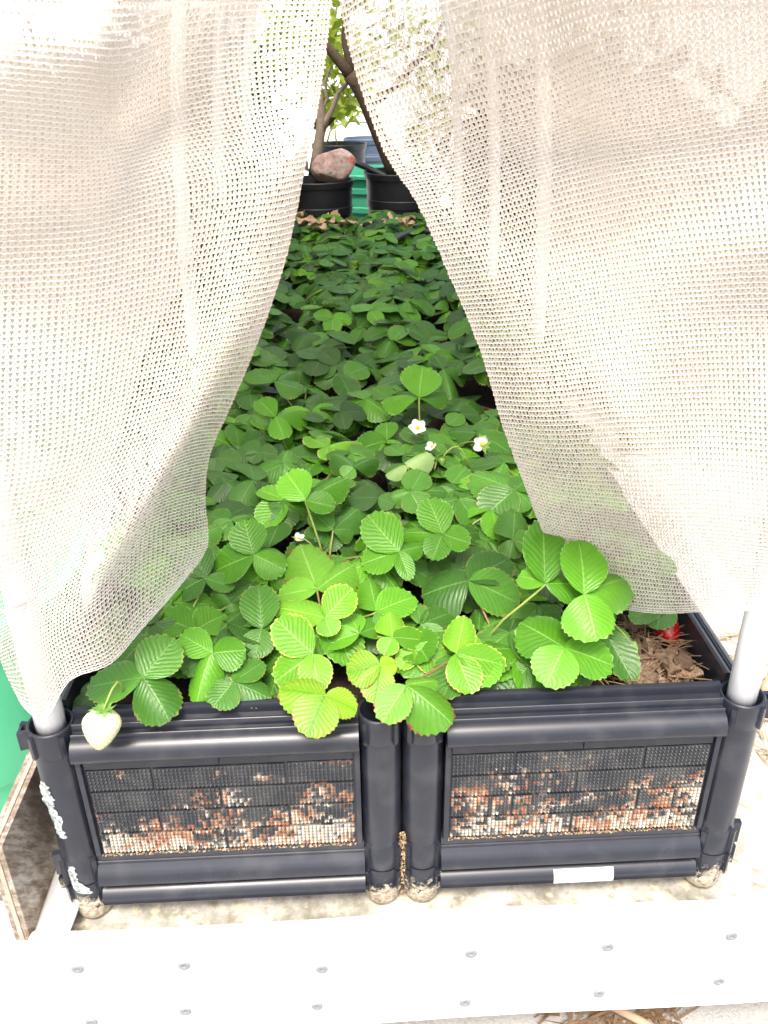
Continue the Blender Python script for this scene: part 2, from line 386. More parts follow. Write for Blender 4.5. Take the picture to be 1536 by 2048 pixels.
# front frame
fr = tag(empty('raised_frame', (0, -.08, 0)), 'white painted timber frame board with grey screws below the planters', 'raised frame')
def board_pt(x): return .034+.004*math.sin(x*5+1)
nb = 60; V = []; F = []
q0, q1 = at_y(830, 2045, -.092), at_y(1536, 2003, -.092); BX0, BZ0, BX1, BZ1 = q0[0], q0[2], q1[0], q1[2]
prof = [(.020, -.004), (.020, .0), (.014, .004), (.004, .006), (-.006, .003), (-.010, -.004), (-.012, -.06), (-.012, -.165), (.0, -.168), (.020, -.168)]
for i in range(nb+1):
    x = -.524+1.92*i/nb; top = .030+.0025*math.sin(x*7+1)+.0015*math.sin(x*19); bow = .002*math.sin(x*9+.5)
    bot = BZ0+(BZ1-BZ0)*(x-BX0)/(BX1-BX0)-top+.168
    for (py, pz) in prof: V.append((x, -.08+py+bow, top+pz+(bot if pz < -.1 else 0)))
k = len(prof)
for i in range(nb):
    for j in range(k): F.append((i*k+j, i*k+(j+1) % k, (i+1)*k+(j+1) % k, (i+1)*k+j))
F += [tuple(range(k)), tuple(range(nb*k, nb*k+k))]
me = mesh_np('front_board', V, F, [WHITE], smooth=True)
bm = bmesh.new(); bm.from_mesh(me); bmesh.ops.recalc_face_normals(bm, faces=bm.faces[:]); bm.to_mesh(me); bm.free()
me.set_sharp_from_angle(angle=math.radians(50))
fb = link('front_board', me, fr); fb.location = (0, .08, 0)
screws = [(155, 1938), (368, 1931), (644, 1938), (942, 1907), (1216, 1894), (1463, 1872), (183, 2045), (371, 2022), (634, 2012), (930, 2005), (1198, 1987), (1438, 1962)]
for i, (px, py) in enumerate(screws):
    p = at_y(px, py, -.0935); s_ = MB()
    R_ = .0088
    vs = []; fs = []
    for (r_, d_) in ((R_, 0), (R_, -.0012), (R_*.8, -.0022), (R_*.3, -.0019), (R_*.25, -.0012), (0.0005, -.0011)):
        for q in range(14): g = q/14*2*math.pi; vs.append((r_*math.cos(g)*random.uniform(.96, 1.04), d_, r_*math.sin(g)))
    fs = [(j*14+q, j*14+(q+1) % 14, (j+1)*14+(q+1) % 14, (j+1)*14+q) for j in range(5) for q in range(14)]
    s_.add(vs, fs); o = s_.build('screw', SCREW, fb, smooth=True); o.location = p; o.rotation_euler = (0, random.random()*6, 0)
# left side of the frame with a rolled liner edge
sb = MB(); sb.box((-.543, -.058, -.175), (-.484, 1.2, .012), .004)
sb.build('side_board', WHITE, fr, (0, .08, 0))
lr = MB(); pts = [(-.492+.004*math.sin(i), -.07+.075*i, .030+.003*math.sin(i*1.7)) for i in range(16)]
lr.tube(pts, [.019+.003*math.sin(i*2.1) for i in range(16)], 10); lr.build('liner_roll', WHITE, fr, (0, .08, 0), smooth=True)
ub = MB(); ub.box((-.49, -.058, -.168), (1.35, -.045, -.150), .002); ub.build('lower_batten', WOODBASE, fr, (0, .08, 0))

# garden wall far behind
gw = MB(); gw.box((-9, 8.8, GZ), (11, 9.0, 1.55)); gw.box((-9.03, 8.77, 1.55), (11.03, 9.03, 1.62), .01)
tag(gw.build('garden_wall', WALLM), 'plain white rendered garden wall closing off the yard behind the pots', 'wall')

# ------------------------------------------------------------------ planters
W = .455; PX = .029
RIM = [(.014, .285), (.014, .3695), (.010, .371), (.005, .369), (.0045, .3565), (-.0045, .3555), (-.0050, .3572), (-.0062, .3581), (-.0077, .3578), (-.0086, .3566), (-.0088, .3467), (-.0142, .3462), (-.0147, .3478), (-.0158, .3487), (-.0173, .3485), (-.0183, .3474), (-.0187, .3435), (-.021, .343),
       (-.0265, .3405), (-.0315, .336), (-.0350, .330), (-.036, .323), (-.0352, .316), (-.0325, .3145), (-.0150, .3140), (-.0140, .285)]
LOW2 = [(.0, .1335), (-.0200, .1325), (-.0212, .1300), (-.0205, .1180), (-.0222, .1172), (-.0224, .1130), (-.0235, .1115), (-.0275, .106), (-.0325, .100), (-.0350, .093), (-.0350, .084), (-.0325, .0805), (-.004, .0795), (0, .0795)]
LOW3 = [(.0, .074), (-.008, .0735), (-.013, .069), (-.0195, .0685), (-.0275, .065), (-.0325, .059), (-.0350, .052), (-.0345, .044), (-.0315, .0395), (-.004, .0385), (0, .0385)]
LEN = 3.32
def studs(w_, h_, nx, nz):
    """one brick of the panel: a slab with rows of half-round pyramids, front towards -y, centre at 0"""
    V = []; F = []
    hw, hh = w_/2, h_/2; d = .0016
    V += [(-hw, 0, -hh), (hw, 0, -hh), (hw, 0, hh), (-hw, 0, hh), (-hw, .003, -hh), (hw, .003, -hh), (hw, .003, hh), (-hw, .003, hh)]
    F += [(0, 1, 2, 3), (0, 4, 5, 1), (1, 5, 6, 2), (2, 6, 7, 3), (3, 7, 4, 0)]
    cw, ch = w_/nx, h_/nz
    for i in range(nx):
        for j in range(nz):
            x = -hw+(i+.5)*cw; z = -hh+(j+.5)*ch;  a_ = cw*.42; b_ = ch*.34; n = len(V)
            V += [(x-a_, -.0002, z-b_), (x+a_, -.0002, z-b_), (x+a_*.85, -.0002, z+b_*.6), (x, -.0002, z+b_), (x-a_*.85, -.0002, z+b_*.6), (x, -.0030, z-b_*.75)]
            F += [(n, n+1, n+5), (n+1, n+2, n+5), (n+2, n+3, n+5), (n+3, n+4, n+5), (n+4, n, n+5)]
    return V, F, [1]*5+[0]*(len(F)-5)
BRICK = {}
def post_set(x, y, root, front, outer):
    p = MB(); p.lathe([(.0283, .120), (.0283, .325)], (x, y, 0), 28); p.build('corner_post', PLASTIC, root, smooth=True)
    c = MB()
    c.lathe([(.0296, .318), (.0298, .3185), (.0298, .357), (.0285, .3585), (.0262, .358), (.0250, .356), (.0250, .30)], (x, y, 0), 32)
    c.lathe([(.0296, .318), (.0280, .3185)], (x, y, 0), 32)
    sgn = 1 if x > 0 else -1
    def fin(ang, z0, z1, r0=.0285, r1=.0335, wd=.0032):
        ca, sa = math.cos(ang), math.sin(ang); vs = []
        for r_ in (r0, r1):
            for s_ in (-wd, wd):
                for z in (z0, z1): vs.append((x+r_*ca-s_*sa, y+r_*sa+s_*ca, z))
        c.add(vs, [(0, 1, 3, 2), (4, 6, 7, 5), (0, 4, 5, 1), (2, 3, 7, 6), (1, 5, 7, 3), (0, 2, 6, 4)])
    A = -math.pi/2
    for dg in (-38, 38): fin(A+math.radians(dg), .3185, .352)
    if outer:
        for dg in (72, 100): fin(A+sgn*math.radians(dg), .325, .352, .028, .042)
        fin(A+sgn*math.radians(86), .325, .350, .038, .0415, .010)
    c.build('socket_collar', PLASTIC, root, auto=35)
    c = MB()
    for (z0, z1) in ((.082, .128), (.038, .079)):
        c.lathe([(.0262, z0), (.0290, z0+.001), (.0293, z1-.002), (.0283, z1)], (x, y, 0), 32)
        for dg in (-42, 42): fin(A+math.radians(dg), z0, z1-.002, .027, .0345, .0035)
        if outer: fin(A+sgn*math.radians(85), z0, z1-.006, .028, .041, .004)
    c.lathe([(.0272, .076), (.0272, .085)], (x, y, 0), 28)
    c.build('lower_collar', PLASTIC_D, root, auto=35)
    c = MB(); c.lathe([(.004, .0005), (.018, .001), (.0235, .004), (.0262, .012), (.0265, .045), (.02, .05)], (x, y, 0), 24)
    c.build('foot', PLASTIC_D, root, smooth=True)

def planter(x0, x1, label):
    root = tag(empty('planter_box', ((x0+x1)/2, 0, 0)), label, 'planter', 'black planters side by side')
    cx = (x0+x1)/2; off = Vector((-cx, 0, 0))
    kids0 = set(COL.objects)
    outer0, outer1 = x0 < -.2, x1 > .2
    post_set(x0, 0, root, True, outer0); post_set(x1, 0, root, True, outer1)
    a_, b_ = x0+.0285, x1-.0285
    r = MB(); r.extrude(RIM, (a_, 0, 0), (0, 1, 0), (0, 0, 1), (1, 0, 0), b_-a_); r.build('rim_rail', PLASTIC, root, auto=58)
    r = MB(); r.extrude(LOW2, (a_-.003, .002, 0), (0, 1, 0), (0, 0, 1), (1, 0, 0), b_-a_+.006); r.build('lower_rail', PLASTIC, root, auto=28)
    r = MB(); r.extrude(LOW3, (a_-.003, .002, 0), (0, 1, 0), (0, 0, 1), (1, 0, 0), b_-a_+.006); r.build('lower_rail', PLASTIC, root, auto=28)
    r = MB(); r.box((a_, -.0165, .124), (b_, .012, .3135)); r.build('front_wall', PLASTIC, root)
    # flat strip above the studded bricks, with a vertical joint in the middle
    p0, p1 = a_+.0075, b_-.0075
    for (u0, u1) in ((0, .5), (.5, 1)):
        r = MB(); r.box((p0+(p1-p0)*u0+.0008, -.0205, .2912), (p0+(p1-p0)*u1-.0008, -.0160, .3136), .0006); r.build('plain_strip', PLASTIC, root)
    for xs in (a_-.0005, b_-.0065):
        r = MB(); r.box((xs, -.0245, .1340), (xs+.007, -.0150, .3138), .0008); r.build('panel_frame', PLASTIC, root)
    H = (.2900-.1345)/4; gap = .0016; Wd = p1-p0
    for ci in range(4):
        cuts = (0, .246, .744, 1) if ci % 2 == 0 else (0, .49, 1)
        zc = .2900-H*(ci+.5)
        for j in range(len(cuts)-1):
            w_ = Wd*(cuts[j+1]-cuts[j])-2*gap; key = round(w_, 4)
            if key not in BRICK:
                v_, f_, m_ = studs(w_, H-2*gap, max(3, round(w_/.0054)), 6); BRICK[key] = mesh_np('brick', v_, f_, [PANEL, PLATE], m_)
            o = link('brick', BRICK[key], root); sag = .0016*math.sin(math.pi*(cuts[j]+cuts[j+1])/2)
            o.location = (p0+Wd*(cuts[j]+cuts[j+1])/2, -.0188, zc-sag)
    # side walls running back
    for (xs, sg, outer) in ((x0, -1, outer0), (x1, 1, outer1)):
        if outer:
            for nm, pf, m_ in (('side_rail', RIM, PLASTIC), ('side_lower_rail', LOW2, PLASTIC), ('side_lower_rail', LOW3, PLASTIC)):
                pr = [(-q[0], q[1]) for q in pf] if sg > 0 else pf
                r = MB(); r.extrude(pr, (xs, .028, 0), (1, 0, 0), (0, 0, 1), (0, 1, 0), LEN-.03); r.build(nm, m_, root, auto=28)
            r = MB(); r.box((xs-.006, .028, .04), (xs+.004, LEN, .3152)); r.build('side_wall', PLASTIC, root)
        else:
            r = MB(); r.box((xs+sg*.006-.004, .029, .04), (xs+sg*.006+.004, LEN, .330)); r.build('side_wall', PLASTIC, root)
    r = MB(); r.box((x0, LEN, .04), (x1, LEN+.012, .37)); r.build('back_wall', PLASTIC, root)
    # crust lying in the angle under the bricks
    r = MB()
    ctr = [random.uniform(p0, p1) for _ in range(9)]
    for q in range(420):
        x = random.uniform(p0, p1) if q % 3 else min(p1, max(p0, random.gauss(random.choice(ctr), .012))); s_ = random.uniform(.0004, .0017)*(1.6 if random.random() < .10 else 1)
        c = (x, -.0195-random.random()*.004, .1338-random.random()*.0015)
        vs = [(c[0]+s_*random.uniform(.7, 1.5)*dx, c[1]+s_*dy, c[2]+s_*.7*dz) for dx, dy, dz in ((1, 0, 0), (-1, 0, 0), (0, 1, 0), (0, -1, 0), (0, 0, 1), (0, 0, -1))]
        r.add(vs, [(0, 2, 4), (2, 1, 4), (1, 3, 4), (3, 0, 4), (2, 0, 5), (1, 2, 5), (3, 1, 5), (0, 3, 5)])
    tag(r.build('mineral_crust', CRUST, root, smooth=True), kind='stuff')
    for o in set(COL.objects)-kids0:
        if o.parent == root: o.location = o.location+off
    return root
PL = planter(-W, -PX, 'left black plastic planter with a chalky stained brick front and flaking corner post')
PR = planter(PX, W, 'right black plastic planter with rust stained brick front and white sticker')
# sticker on the lowest rail of the right planter
pts = [at_y(1110, 1743, -.0335), at_y(1230, 1737, -.0335)]
s_ = MB(); xa, xb = pts[0][0], pts[1][0]; zs = [(q[0], q[1]) for q in LOW3[4:9]]
vs = []
for x in (xa, xb):
    for (yy, zz) in zs: vs.append((x-(W+PX)/2, yy+.002-.0007, zz+.0004))
n_ = len(zs); s_.add(vs, [(i, i+1, n_+i+1, n_+i) for i in range(n_-1)]); s_.build('sticker', STICKER, PR, smooth=True)
# crust between the two middle posts
c_ = MB()
for q in range(420):
    z = random.triangular(.01, .15, .11); sp = .011*(1 if z < .125 else .35); x = random.uniform(-sp, sp); y = -.014-random.random()*.010*(1-abs(x)/.012)
    s2 = random.uniform(.0008, .0030)
    c_.add([(x+W/2+PX/2+s2*dx*random.uniform(.6, 1.3), y+s2*dy, z+s2*dz) for dx, dy, dz in ((1, 0, 0), (-1, 0, 0), (0, 1, 0), (0, -1, 0), (0, 0, 1), (0, 0, -1))],
           [(0, 2, 4), (2, 1, 4), (1, 3, 4), (3, 0, 4), (2, 0, 5), (1, 2, 5), (3, 1, 5), (0, 3, 5)])
tag(c_.build('corner_crust', CRUST, PL, smooth=True), kind='stuff')
# peeling paint on the left corner post
def flake(rows, R=.0287):
    """rows of (pixel y, left pixel x, right pixel x) laid on the post surface"""
    vs = []; n = 7; a_ = np.array(rows, float); tt = np.linspace(0, len(rows)-1, (len(rows)-1)*3+1); ix = np.arange(len(rows))
    rows = [(np.interp(q, ix, a_[:, 0]), np.interp(q, ix, a_[:, 1])+random.uniform(-2.5, 2), np.interp(q, ix, a_[:, 2])+random.uniform(-4.5, 2.5)) for q in tt]
    rows = [(y_, l_, max(r_, l_+1)) for y_, l_, r_ in rows]
    for (py, xl, xr) in rows:
        for i in range(n):
            px = xl+(xr-xl)*i/(n-1); d = ray(px, py); ox, oy = CAM[0]+W, CAM[1]
            A_ = d[0]**2+d[1]**2; B_ = 2*(ox*d[0]+oy*d[1]); C_ = ox*ox+oy*oy-R*R; D_ = max(0, B_*B_-4*A_*C_)
            p = CAM+d*((-B_-math.sqrt(D_))/(2*A_)); vs.append((p[0]+W/2+PX/2, p[1], p[2]))
    m = len(rows); f = MB(); f.add(vs, [(j*n+i, j*n+i+1, (j+1)*n+i+1, (j+1)*n+i) for j in range(m-1) for i in range(n-1)])
    return f.build('paint_flake', FLAKE, PL, smooth=True)
flake([(1562, 82, 86), (1575, 80, 97), (1590, 84, 103), (1600, 86, 109), (1608, 91, 108), (1616, 96, 107), (1624, 98, 112), (1634, 104, 122), (1644, 106, 127), (1652, 109, 125), (1660, 112, 127), (1668, 116, 131), (1674, 120, 134), (1678, 128, 136)])
flake([(1733, 138, 148), (1745, 136, 152), (1755, 140, 156), (1765, 145, 158), (1775, 145, 178), (1783, 152, 184), (1788, 165, 184)], .0302)

# ------------------------------------------------------------------ hoops, cover, curtains
def hoop_pts(xl, xr, y, z0, top=1.62, n=40):
    P = []
    for i in range(n+1):
        t = i/n; a_ = math.pi*t; c = math.cos(a_); s = math.sin(a_)
        x = (xl+xr)/2+(xr-xl)/2*math.copysign(abs(c)**.55, c); z = z0+(top-z0)*s**.75
        P.append((x, y, z))
    return P
HY = (0, 1.35, 2.1, 3.05)
for i, y in enumerate(HY):
    h = MB(); h.tube(hoop_pts(-W, W, y, .30), .0192 if i == 0 else .019, 14)
    nm = ['white plastic pipe hoop rising from the front corner sockets', 'white plastic pipe hoop nearest behind the curtains over the bed', 'white plastic pipe hoop in the middle of the bed', 'white plastic pipe hoop at the far end of the bed'][i]
    tag(h.build('pipe_hoop', PVC, smooth=True), nm, 'pipe hoop', 'white hoops over the bed')

# cover over the hoops
hemR = [at_x(px, py, .47) for px, py in ((1480, 1150), (1310, 940), (1240, 800), (1180, 650), (1085, 545), (1000, 440))]
hy = np.array([p[1] for p in hemR]); hz = np.array([p[2] for p in hemR])
o_ = np.argsort(hy); hy, hz = hy[o_], hz[o_]
def hem_right(y): return float(np.interp(y, hy, hz))+.006*math.sin(y*9)
def hem_left(y): return float(np.interp(y, [0, .1, 1.3, 1.45, 2.2, 3.2], [.45, .46, .50, .80, .92, .98]))+.006*math.sin(y*8+1)
V = []; F = []; ny, na = 64, 44; X0 = W+.024
base = np.array(hoop_pts(-X0, X0, 0, .30, 1.645, 200))
zL, zR = base[:101, 2], base[100:, 2]
for j in range(ny+1):
    y = .03+3.1*j/ny
    sag = -.02*math.sin(math.pi*((y % .75)/.75))
    iL = np.interp(hem_left(y), zL, np.arange(101)); iR = 200-np.interp(hem_right(y), zR[::-1], np.arange(101))
    for i in range(na+1):
        q = iL+(iR-iL)*i/na; k0 = int(min(199, q)); fq = q-k0; p = base[k0]*(1-fq)+base[k0+1]*fq
        out = 1+sag*.6
        V.append((p[0]*out+.006*math.sin(y*11+p[2]*7), y, p[2]+(sag if p[2] > 1.3 else 0)))
F = [(j*(na+1)+i, j*(na+1)+i+1, (j+1)*(na+1)+i+1, (j+1)*(na+1)+i) for j in range(ny) for i in range(na)]
cov = link('shade_cover', mesh_np('shade_cover', V, F, [COVER], smooth=True))
tag(cov, 'long beige shade cloth stretched over the hoops above the bed', 'shade cover')

def catmull(P, t):
    """P (n,...) control points, t array in [0,1]"""
    n = len(P); s = np.clip(t*(n-1), 0, n-1-1e-9); i = s.astype(int); f = (s-i)
    sh = (len(t),)+(1,)*(P.ndim-1); f = f.reshape(sh)
    g = lambda k: P[np.clip(k, 0, n-1)]
    p0, p1, p2, p3 = g(i-1), g(i), g(i+1), g(i+2)
    return .5*((2*p1)+(-p0+p2)*f+(2*p0-5*p1+4*p2-p3)*f**2+(-p0+3*p1-3*p2+p3)*f**3)

def curtain(name, rows, nu, nv, label, flip=False):
    """rows: control rows of (px, py, depth y); knitted from chains (rows) and fans of tape between them"""
    G = np.array([[at_y(px, py, y) for (px, py, y) in r] for r in rows])          # (R, C, 3)
    seg = np.linalg.norm(np.diff(G, axis=1), axis=2).mean(0); cum = np.concatenate([[0], np.cumsum(seg)]); cum /= cum[-1]
    us = np.interp(np.linspace(0, 1, nu*2+1), cum, np.linspace(0, 1, len(cum))); us = np.convolve(np.pad(us, 8, mode='reflect', reflect_type='odd'), np.ones(17)/17, 'valid'); us[0], us[-1] = 0, 1; vsx = np.linspace(0, 1, nv+1)
    A_ = catmull(G, vsx)                                                      # (nv+1, C, 3)
    S = catmull(A_.transpose(1, 0, 2), us).transpose(1, 0, 2)                   # (nv+1, 2nu+1, 3)
    S = S + RNG.normal(0, .00016, S.shape)
    # low wrinkles
    du = np.gradient(S, axis=1); dv = np.gradient(S, axis=0)
    nrm = np.cross(du, dv); nrm /= np.linalg.norm(nrm, axis=2, keepdims=True)+1e-12
    sgn = np.sign((nrm*(CAM-S)).sum(2, keepdims=True)); nrm *= sgn              # towards the camera side
    ii, jj = np.meshgrid(np.arange(nv+1), np.arange(2*nu+1), indexing='ij')
    rip = .0012*np.sin(jj*.10+ii*.05)+.0012*np.sin(jj*.05-ii*.09+1)
    S = S+nrm*rip[..., None]
    dvn = dv/(np.linalg.norm(dv, axis=2, keepdims=True)+1e-12)
    lv = np.linalg.norm(dv, axis=2)
    V = []; F = []; MI = []; base = 0
    # chains
    wave = np.where(jj % 2 == 0, -1, 1)*.09*lv*RNG.uniform(.4, 1.3, lv.shape)
    cen = S+dvn*wave[..., None]+nrm*.0006
    hw = (.00075*RNG.uniform(.75, 1.25, lv.shape))[..., None]
    ring = np.stack([cen+dvn*hw, cen+nrm*hw*.9, cen-dvn*hw], 2)                # (nv+1, 2nu+1, 3, 3)
    nV = ring.reshape(-1, 3); V.append(nV)
    idx = np.arange(len(nV)).reshape(nv+1, 2*nu+1, 3)
    for a_ in (0, 1):
        q = np.stack([idx[:, :-1, a_], idx[:, 1:, a_], idx[:, 1:, a_+1], idx[:, :-1, a_+1]], -1).reshape(-1, 4); F.append(q); MI.append(np.zeros(len(q)))
    base += len(nV)
    # fans
    top = cen[:-1, 1::2]                                                      # converge at cell middle
    bl, bm_, br = cen[1:, 0:-2:2], cen[1:, 1::2], cen[1:, 2::2]
    e = (br-bl)
    lens = np.linalg.norm(e, axis=2, keepdims=True); eu = e/lens
    for f0, wt, wb in ((-.49, .00056, .00080), (-.24, .00030, .00039), (.02, .00028, .00035), (.27, .00030, .00039), (.46, .00048, .00070)):
        fr_ = f0+RNG.normal(0, .05, lens.shape)
        b = bm_+e*fr_; n_ = nrm[1:, 1::2]*RNG.uniform(-.0006, .0003, lens.shape)
        t0 = top+e*fr_*.16
        jw = RNG.uniform(.7, 1.35, lens.shape)
        q = np.stack([t0-eu*wt*jw, t0+eu*wt*jw, b+eu*wb*jw+n_, b-eu*wb*jw+n_], 2).reshape(-1, 3)
        V.append(q); fi = np.arange(len(q)).reshape(-1, 4)+base; F.append(fi); MI.append(np.ones(len(fi))); base += len(q)
    me = mesh_np(name, np.concatenate(V), np.concatenate(F), [CHAIN, TAPE], np.concatenate(MI))
    o = link(name, me); tag(o, label, 'curtain', 'knitted shade curtains'); return o

def R_(pts, ds): return [(p[0], p[1], d) for p, d in zip(pts, ds)]
left_rows = [
 R_([(-110, -100), (80, -90), (240, -100), (400, -130), (540, -130), (672, -80)], [-.16, -.16, -.15, -.12, -.03, -.03]),
 R_([(-110, 80), (150, 100), (240, 102), (340, 75), (480, 55), (660, 42)], [-.20, -.19, -.16, -.07, -.02, -.03]),
 R_([(-110, 250), (150, 272), (250, 265), (350, 238), (490, 210), (640, 190)], [-.19, -.13, -.05, -.01, -.025, -.03]),
 R_([(-110, 430), (150, 418), (290, 388), (420, 362), (530, 345), (612, 330)], [-.09, -.055, -.03, -.03, -.04, -.03]),
 R_([(-110, 600), (140, 588), (290, 562), (400, 540), (500, 518), (575, 505)], [-.05, -.045, -.04, -.04, -.035, -.02]),
 R_([(-110, 780), (130, 755), (270, 722), (370, 700), (455, 680), (522, 665)], [-.06, -.06, -.05, -.045, -.04, -.01]),
 R_([(-110, 940), (120, 905), (240, 870), (330, 842), (408, 815), (462, 812)], [-.06, -.06, -.055, -.05, -.04, .04]),
 R_([(-100, 1090), (80, 1052), (180, 1012), (270, 968), (350, 930), (420, 912)], [-.05, -.05, -.055, -.055, -.04, .09]),
 R_([(-15, 1225), (50, 1190), (130, 1145), (215, 1095), (300, 1035), (410, 1000)], [.03, -.045, -.05, -.055, -.03, .12]),
 R_([(5, 1320), (50, 1300), (110, 1262), (190, 1208), (290, 1130), (412, 1090)], [.03, -.04, -.05, -.05, .02, .13]),
 R_([(45, 1405), (90, 1438), (140, 1360), (225, 1325), (290, 1252), (372, 1150)], [.03, -.03, -.04, -.02, .03, .11]),
]
curtain('shade_curtain', left_rows, 70, 146, 'beige knitted shade curtain on the left gathered round the corner pipe')
right_rows = [
 R_([(672, -75), (800, -150), (950, -200), (1130, -240), (1350, -260), (1640, -300)], [-.03, -.07, -.11, -.14, -.16, -.15]),
 R_([(700, 100), (790, 50), (900, 0), (1050, -55), (1250, -95), (1640, -170)], [-.02, -.06, -.13, -.18, -.20, -.20]),
 R_([(768, 300), (868, 275), (968, 235), (1118, 190), (1268, 145), (1640, 70)], [-.02, -.02, -.03, -.05, -.10, -.13]),
 R_([(838, 412), (922, 398), (1020, 370), (1150, 330), (1300, 300), (1640, 255)], [-.01, -.02, .0, .0, -.03, -.07]),
 R_([(905, 560), (982, 553), (1080, 535), (1200, 512), (1350, 490), (1640, 465)], [.0, -.03, -.04, -.05, -.07, -.09]),
 R_([(960, 700), (1032, 698), (1120, 690), (1230, 677), (1380, 662), (1640, 655)], [.01, -.02, -.04, -.06, -.06, -.03]),
 R_([(1003, 850), (1070, 852), (1160, 850), (1260, 845), (1400, 842), (1640, 850)], [.03, .0, -.03, -.06, -.04, -.06]),
 R_([(1048, 968), (1110, 983), (1190, 995), (1280, 1000), (1410, 1008), (1640, 1030)], [.08, .07, .03, -.02, -.04, -.06]),
 R_([(1085, 1060), (1140, 1085), (1210, 1100), (1300, 1110), (1420, 1128), (1640, 1140)], [.15, .14, .11, .05, -.03, -.035]),
 R_([(1110, 1110), (1165, 1170), (1232, 1212), (1320, 1226), (1430, 1222), (1640, 1205)], [.17, .16, .14, .07, -.02, -.035]),
]
curtain('shade_curtain', right_rows, 84, 143, 'beige knitted shade curtain on the right with a straight hem above the corner')
# cord tying the left curtain to the pipe
cm = MB(); c0 = np.array([-W, -.008, at_y(40, 1212, -.045)[2]])
cm.tube([c0+np.array([.046*math.cos(g), .046*math.sin(g), .010*math.cos(g)]) for g in np.linspace(2.6, 6.1, 26)], .0009, 5)
cm.tube([c0+np.array([.047*math.cos(g), .047*math.sin(g), .013*math.cos(g)-.003]) for g in np.linspace(2.6, 6.1, 26)], .0009, 5)
tag(cm.build('tie_cord', CORD, smooth=True), 'thin grey cord wound round the left curtain at the pipe', 'cord')

# ------------------------------------------------------------------ soil and litter
V = []; F = []; nx, ny = 46, 120
for j in range(ny+1):
    for i in range(nx+1):
        V.append((-.442+.884*i/nx, .016+(LEN-.02)*j/ny, .305+RNG.normal()*.004-.02*(i in (0, nx))))
F = [(j*(nx+1)+i, j*(nx+1)+i+1, (j+1)*(nx+1)+i+1, (j+1)*(nx+1)+i) for j in range(ny) for i in range(nx)]
tag(link('soil', mesh_np('soil', V, F, [SOIL], smooth=True)), kind='structure')

def straw(name, boxes, n, zf, m, label=None, ln=(.02, .06), wd=.0009):
    b = MB()
    for q in range(n):
        x0, x1, y0, y1 = random.choice(boxes)
        x, y = random.uniform(x0, x1), random.uniform(y0, y1); g = random.random()*6.28; l_ = random.uniform(*ln); z = zf+random.random()*.012
        d = np.array([math.cos(g), math.sin(g), random.uniform(-.12, .22)])*l_; p = np.array([x, y, z]); mid = p+d*.5+np.array([0, 0, random.uniform(0, .006)])
        q2 = np.array([-math.sin(g), math.cos(g), 0])*wd*random.uniform(.6, 1.8)
        b.add([p-q2, p+q2, mid+q2+np.array([0, 0, .0008]), mid-q2, p+d+q2*.4, p+d-q2*.4], [(0, 1, 2, 3), (3, 2, 4, 5)])
    return tag(b.build(name, m), label, 'litter' if label else None, kind='stuff')
straw('straw_litter', [(.20, .425, .03, .26), (.05, .25, .02, .06)], 420, .308, STRAWM, 'fine brown straw and roots on the soil in the right corner')
straw('dry_straw', [(.50, .80, .22, .6)], 260, .003, STRAWM, 'golden dry straw scattered on the deck right of the planter', (.03, .09), .0016)
pz = at_z(1230, 2040, GZ)
straw('ground_debris', [(pz[0]-.10, pz[0]+.10, pz[1]-.02, pz[1]+.14)], 320, GZ+.004, STRAWD, 'brown straw and debris on the concrete under the white board', (.02, .07), .0018)
sk = MB(); sk.tube([at_z(1225, 2012, GZ+.03), at_z(1320, 2062, GZ+.02)], [.008, .006], 8)
tag(sk.build('garden_stake', WOODBASE, smooth=True), 'pale pinkish wooden stake lying under the white board', 'stake')

def dry_leaf(p, s, rz, m, label, group):
    n = 10; V = []; F = []; f1, f2, f3 = random.uniform(20, 60), random.random()*6, random.uniform(.2, .8)
    for j in range(n+1):
        t = j/n; wv = math.sin(math.pi*min(1, t*.93+.05))**.8*.42
        for i in range(n+1):
            u = i/n*2-1; x = u*wv*(1+.18*math.sin(t*19+u*5+f2)); z = f3*abs(u)**1.6*.5+.16*math.sin(u*6+t*9+f2)+.16*math.sin(t*6+f2)+RNG.normal()*.025
            V.append((x*s, (t-.5)*s, z*s*.6+.004))
    F = [(j*(n+1)+i, j*(n+1)+i+1, (j+1)*(n+1)+i+1, (j+1)*(n+1)+i) for j in range(n) for i in range(n)]
    o = link('dry_leaf', mesh_np('dry_leaf', V, F, [m], smooth=True)); o.location = p
    o.rotation_euler = (random.uniform(-.4, .4), random.uniform(-.4, .4), rz); return tag(o, label, 'dry leaf', group)
rl = random.Random(5)
for i in range(30):
    px, py = rl.uniform(1262, 1385), rl.uniform(1255, 1372); mm = rl.random() < .4
    if px > 1330+(py-1250)*.5: px -= 60
    if px > 1300 and py < 1296: py += 45
    dry_leaf(at_z(px, py, .316+.010*rl.random()), rl.uniform(.022, .048), rl.random()*6.28, DRY2 if mm else DRY, 'pale crumpled dry leaf on the bare soil in the right corner' if mm else 'brown crumpled dry leaf on the bare soil in the right corner', 'dry leaves in the bare corner')
straw('fine_roots', [(.27, .42, .03, .24)], 150, .328, STRAWD, 'thin brown stalks and roots lying over the dry leaves', (.03, .08), .0007)
for px, py in [(612, 446), (632, 452), (655, 447), (680, 452), (700, 449), (800, 452), (815, 445), (760, 455), (640, 460), (725, 452), (830, 455), (600, 436), (665, 440), (790, 443)]:
    dry_leaf(at_z(px, py, .45+random.random()*.02), random.uniform(.06, .10), random.random()*6.28, DRY3, 'curled pale dry leaf heaped at the far end of the bed', 'dry leaves heaped at the far end')

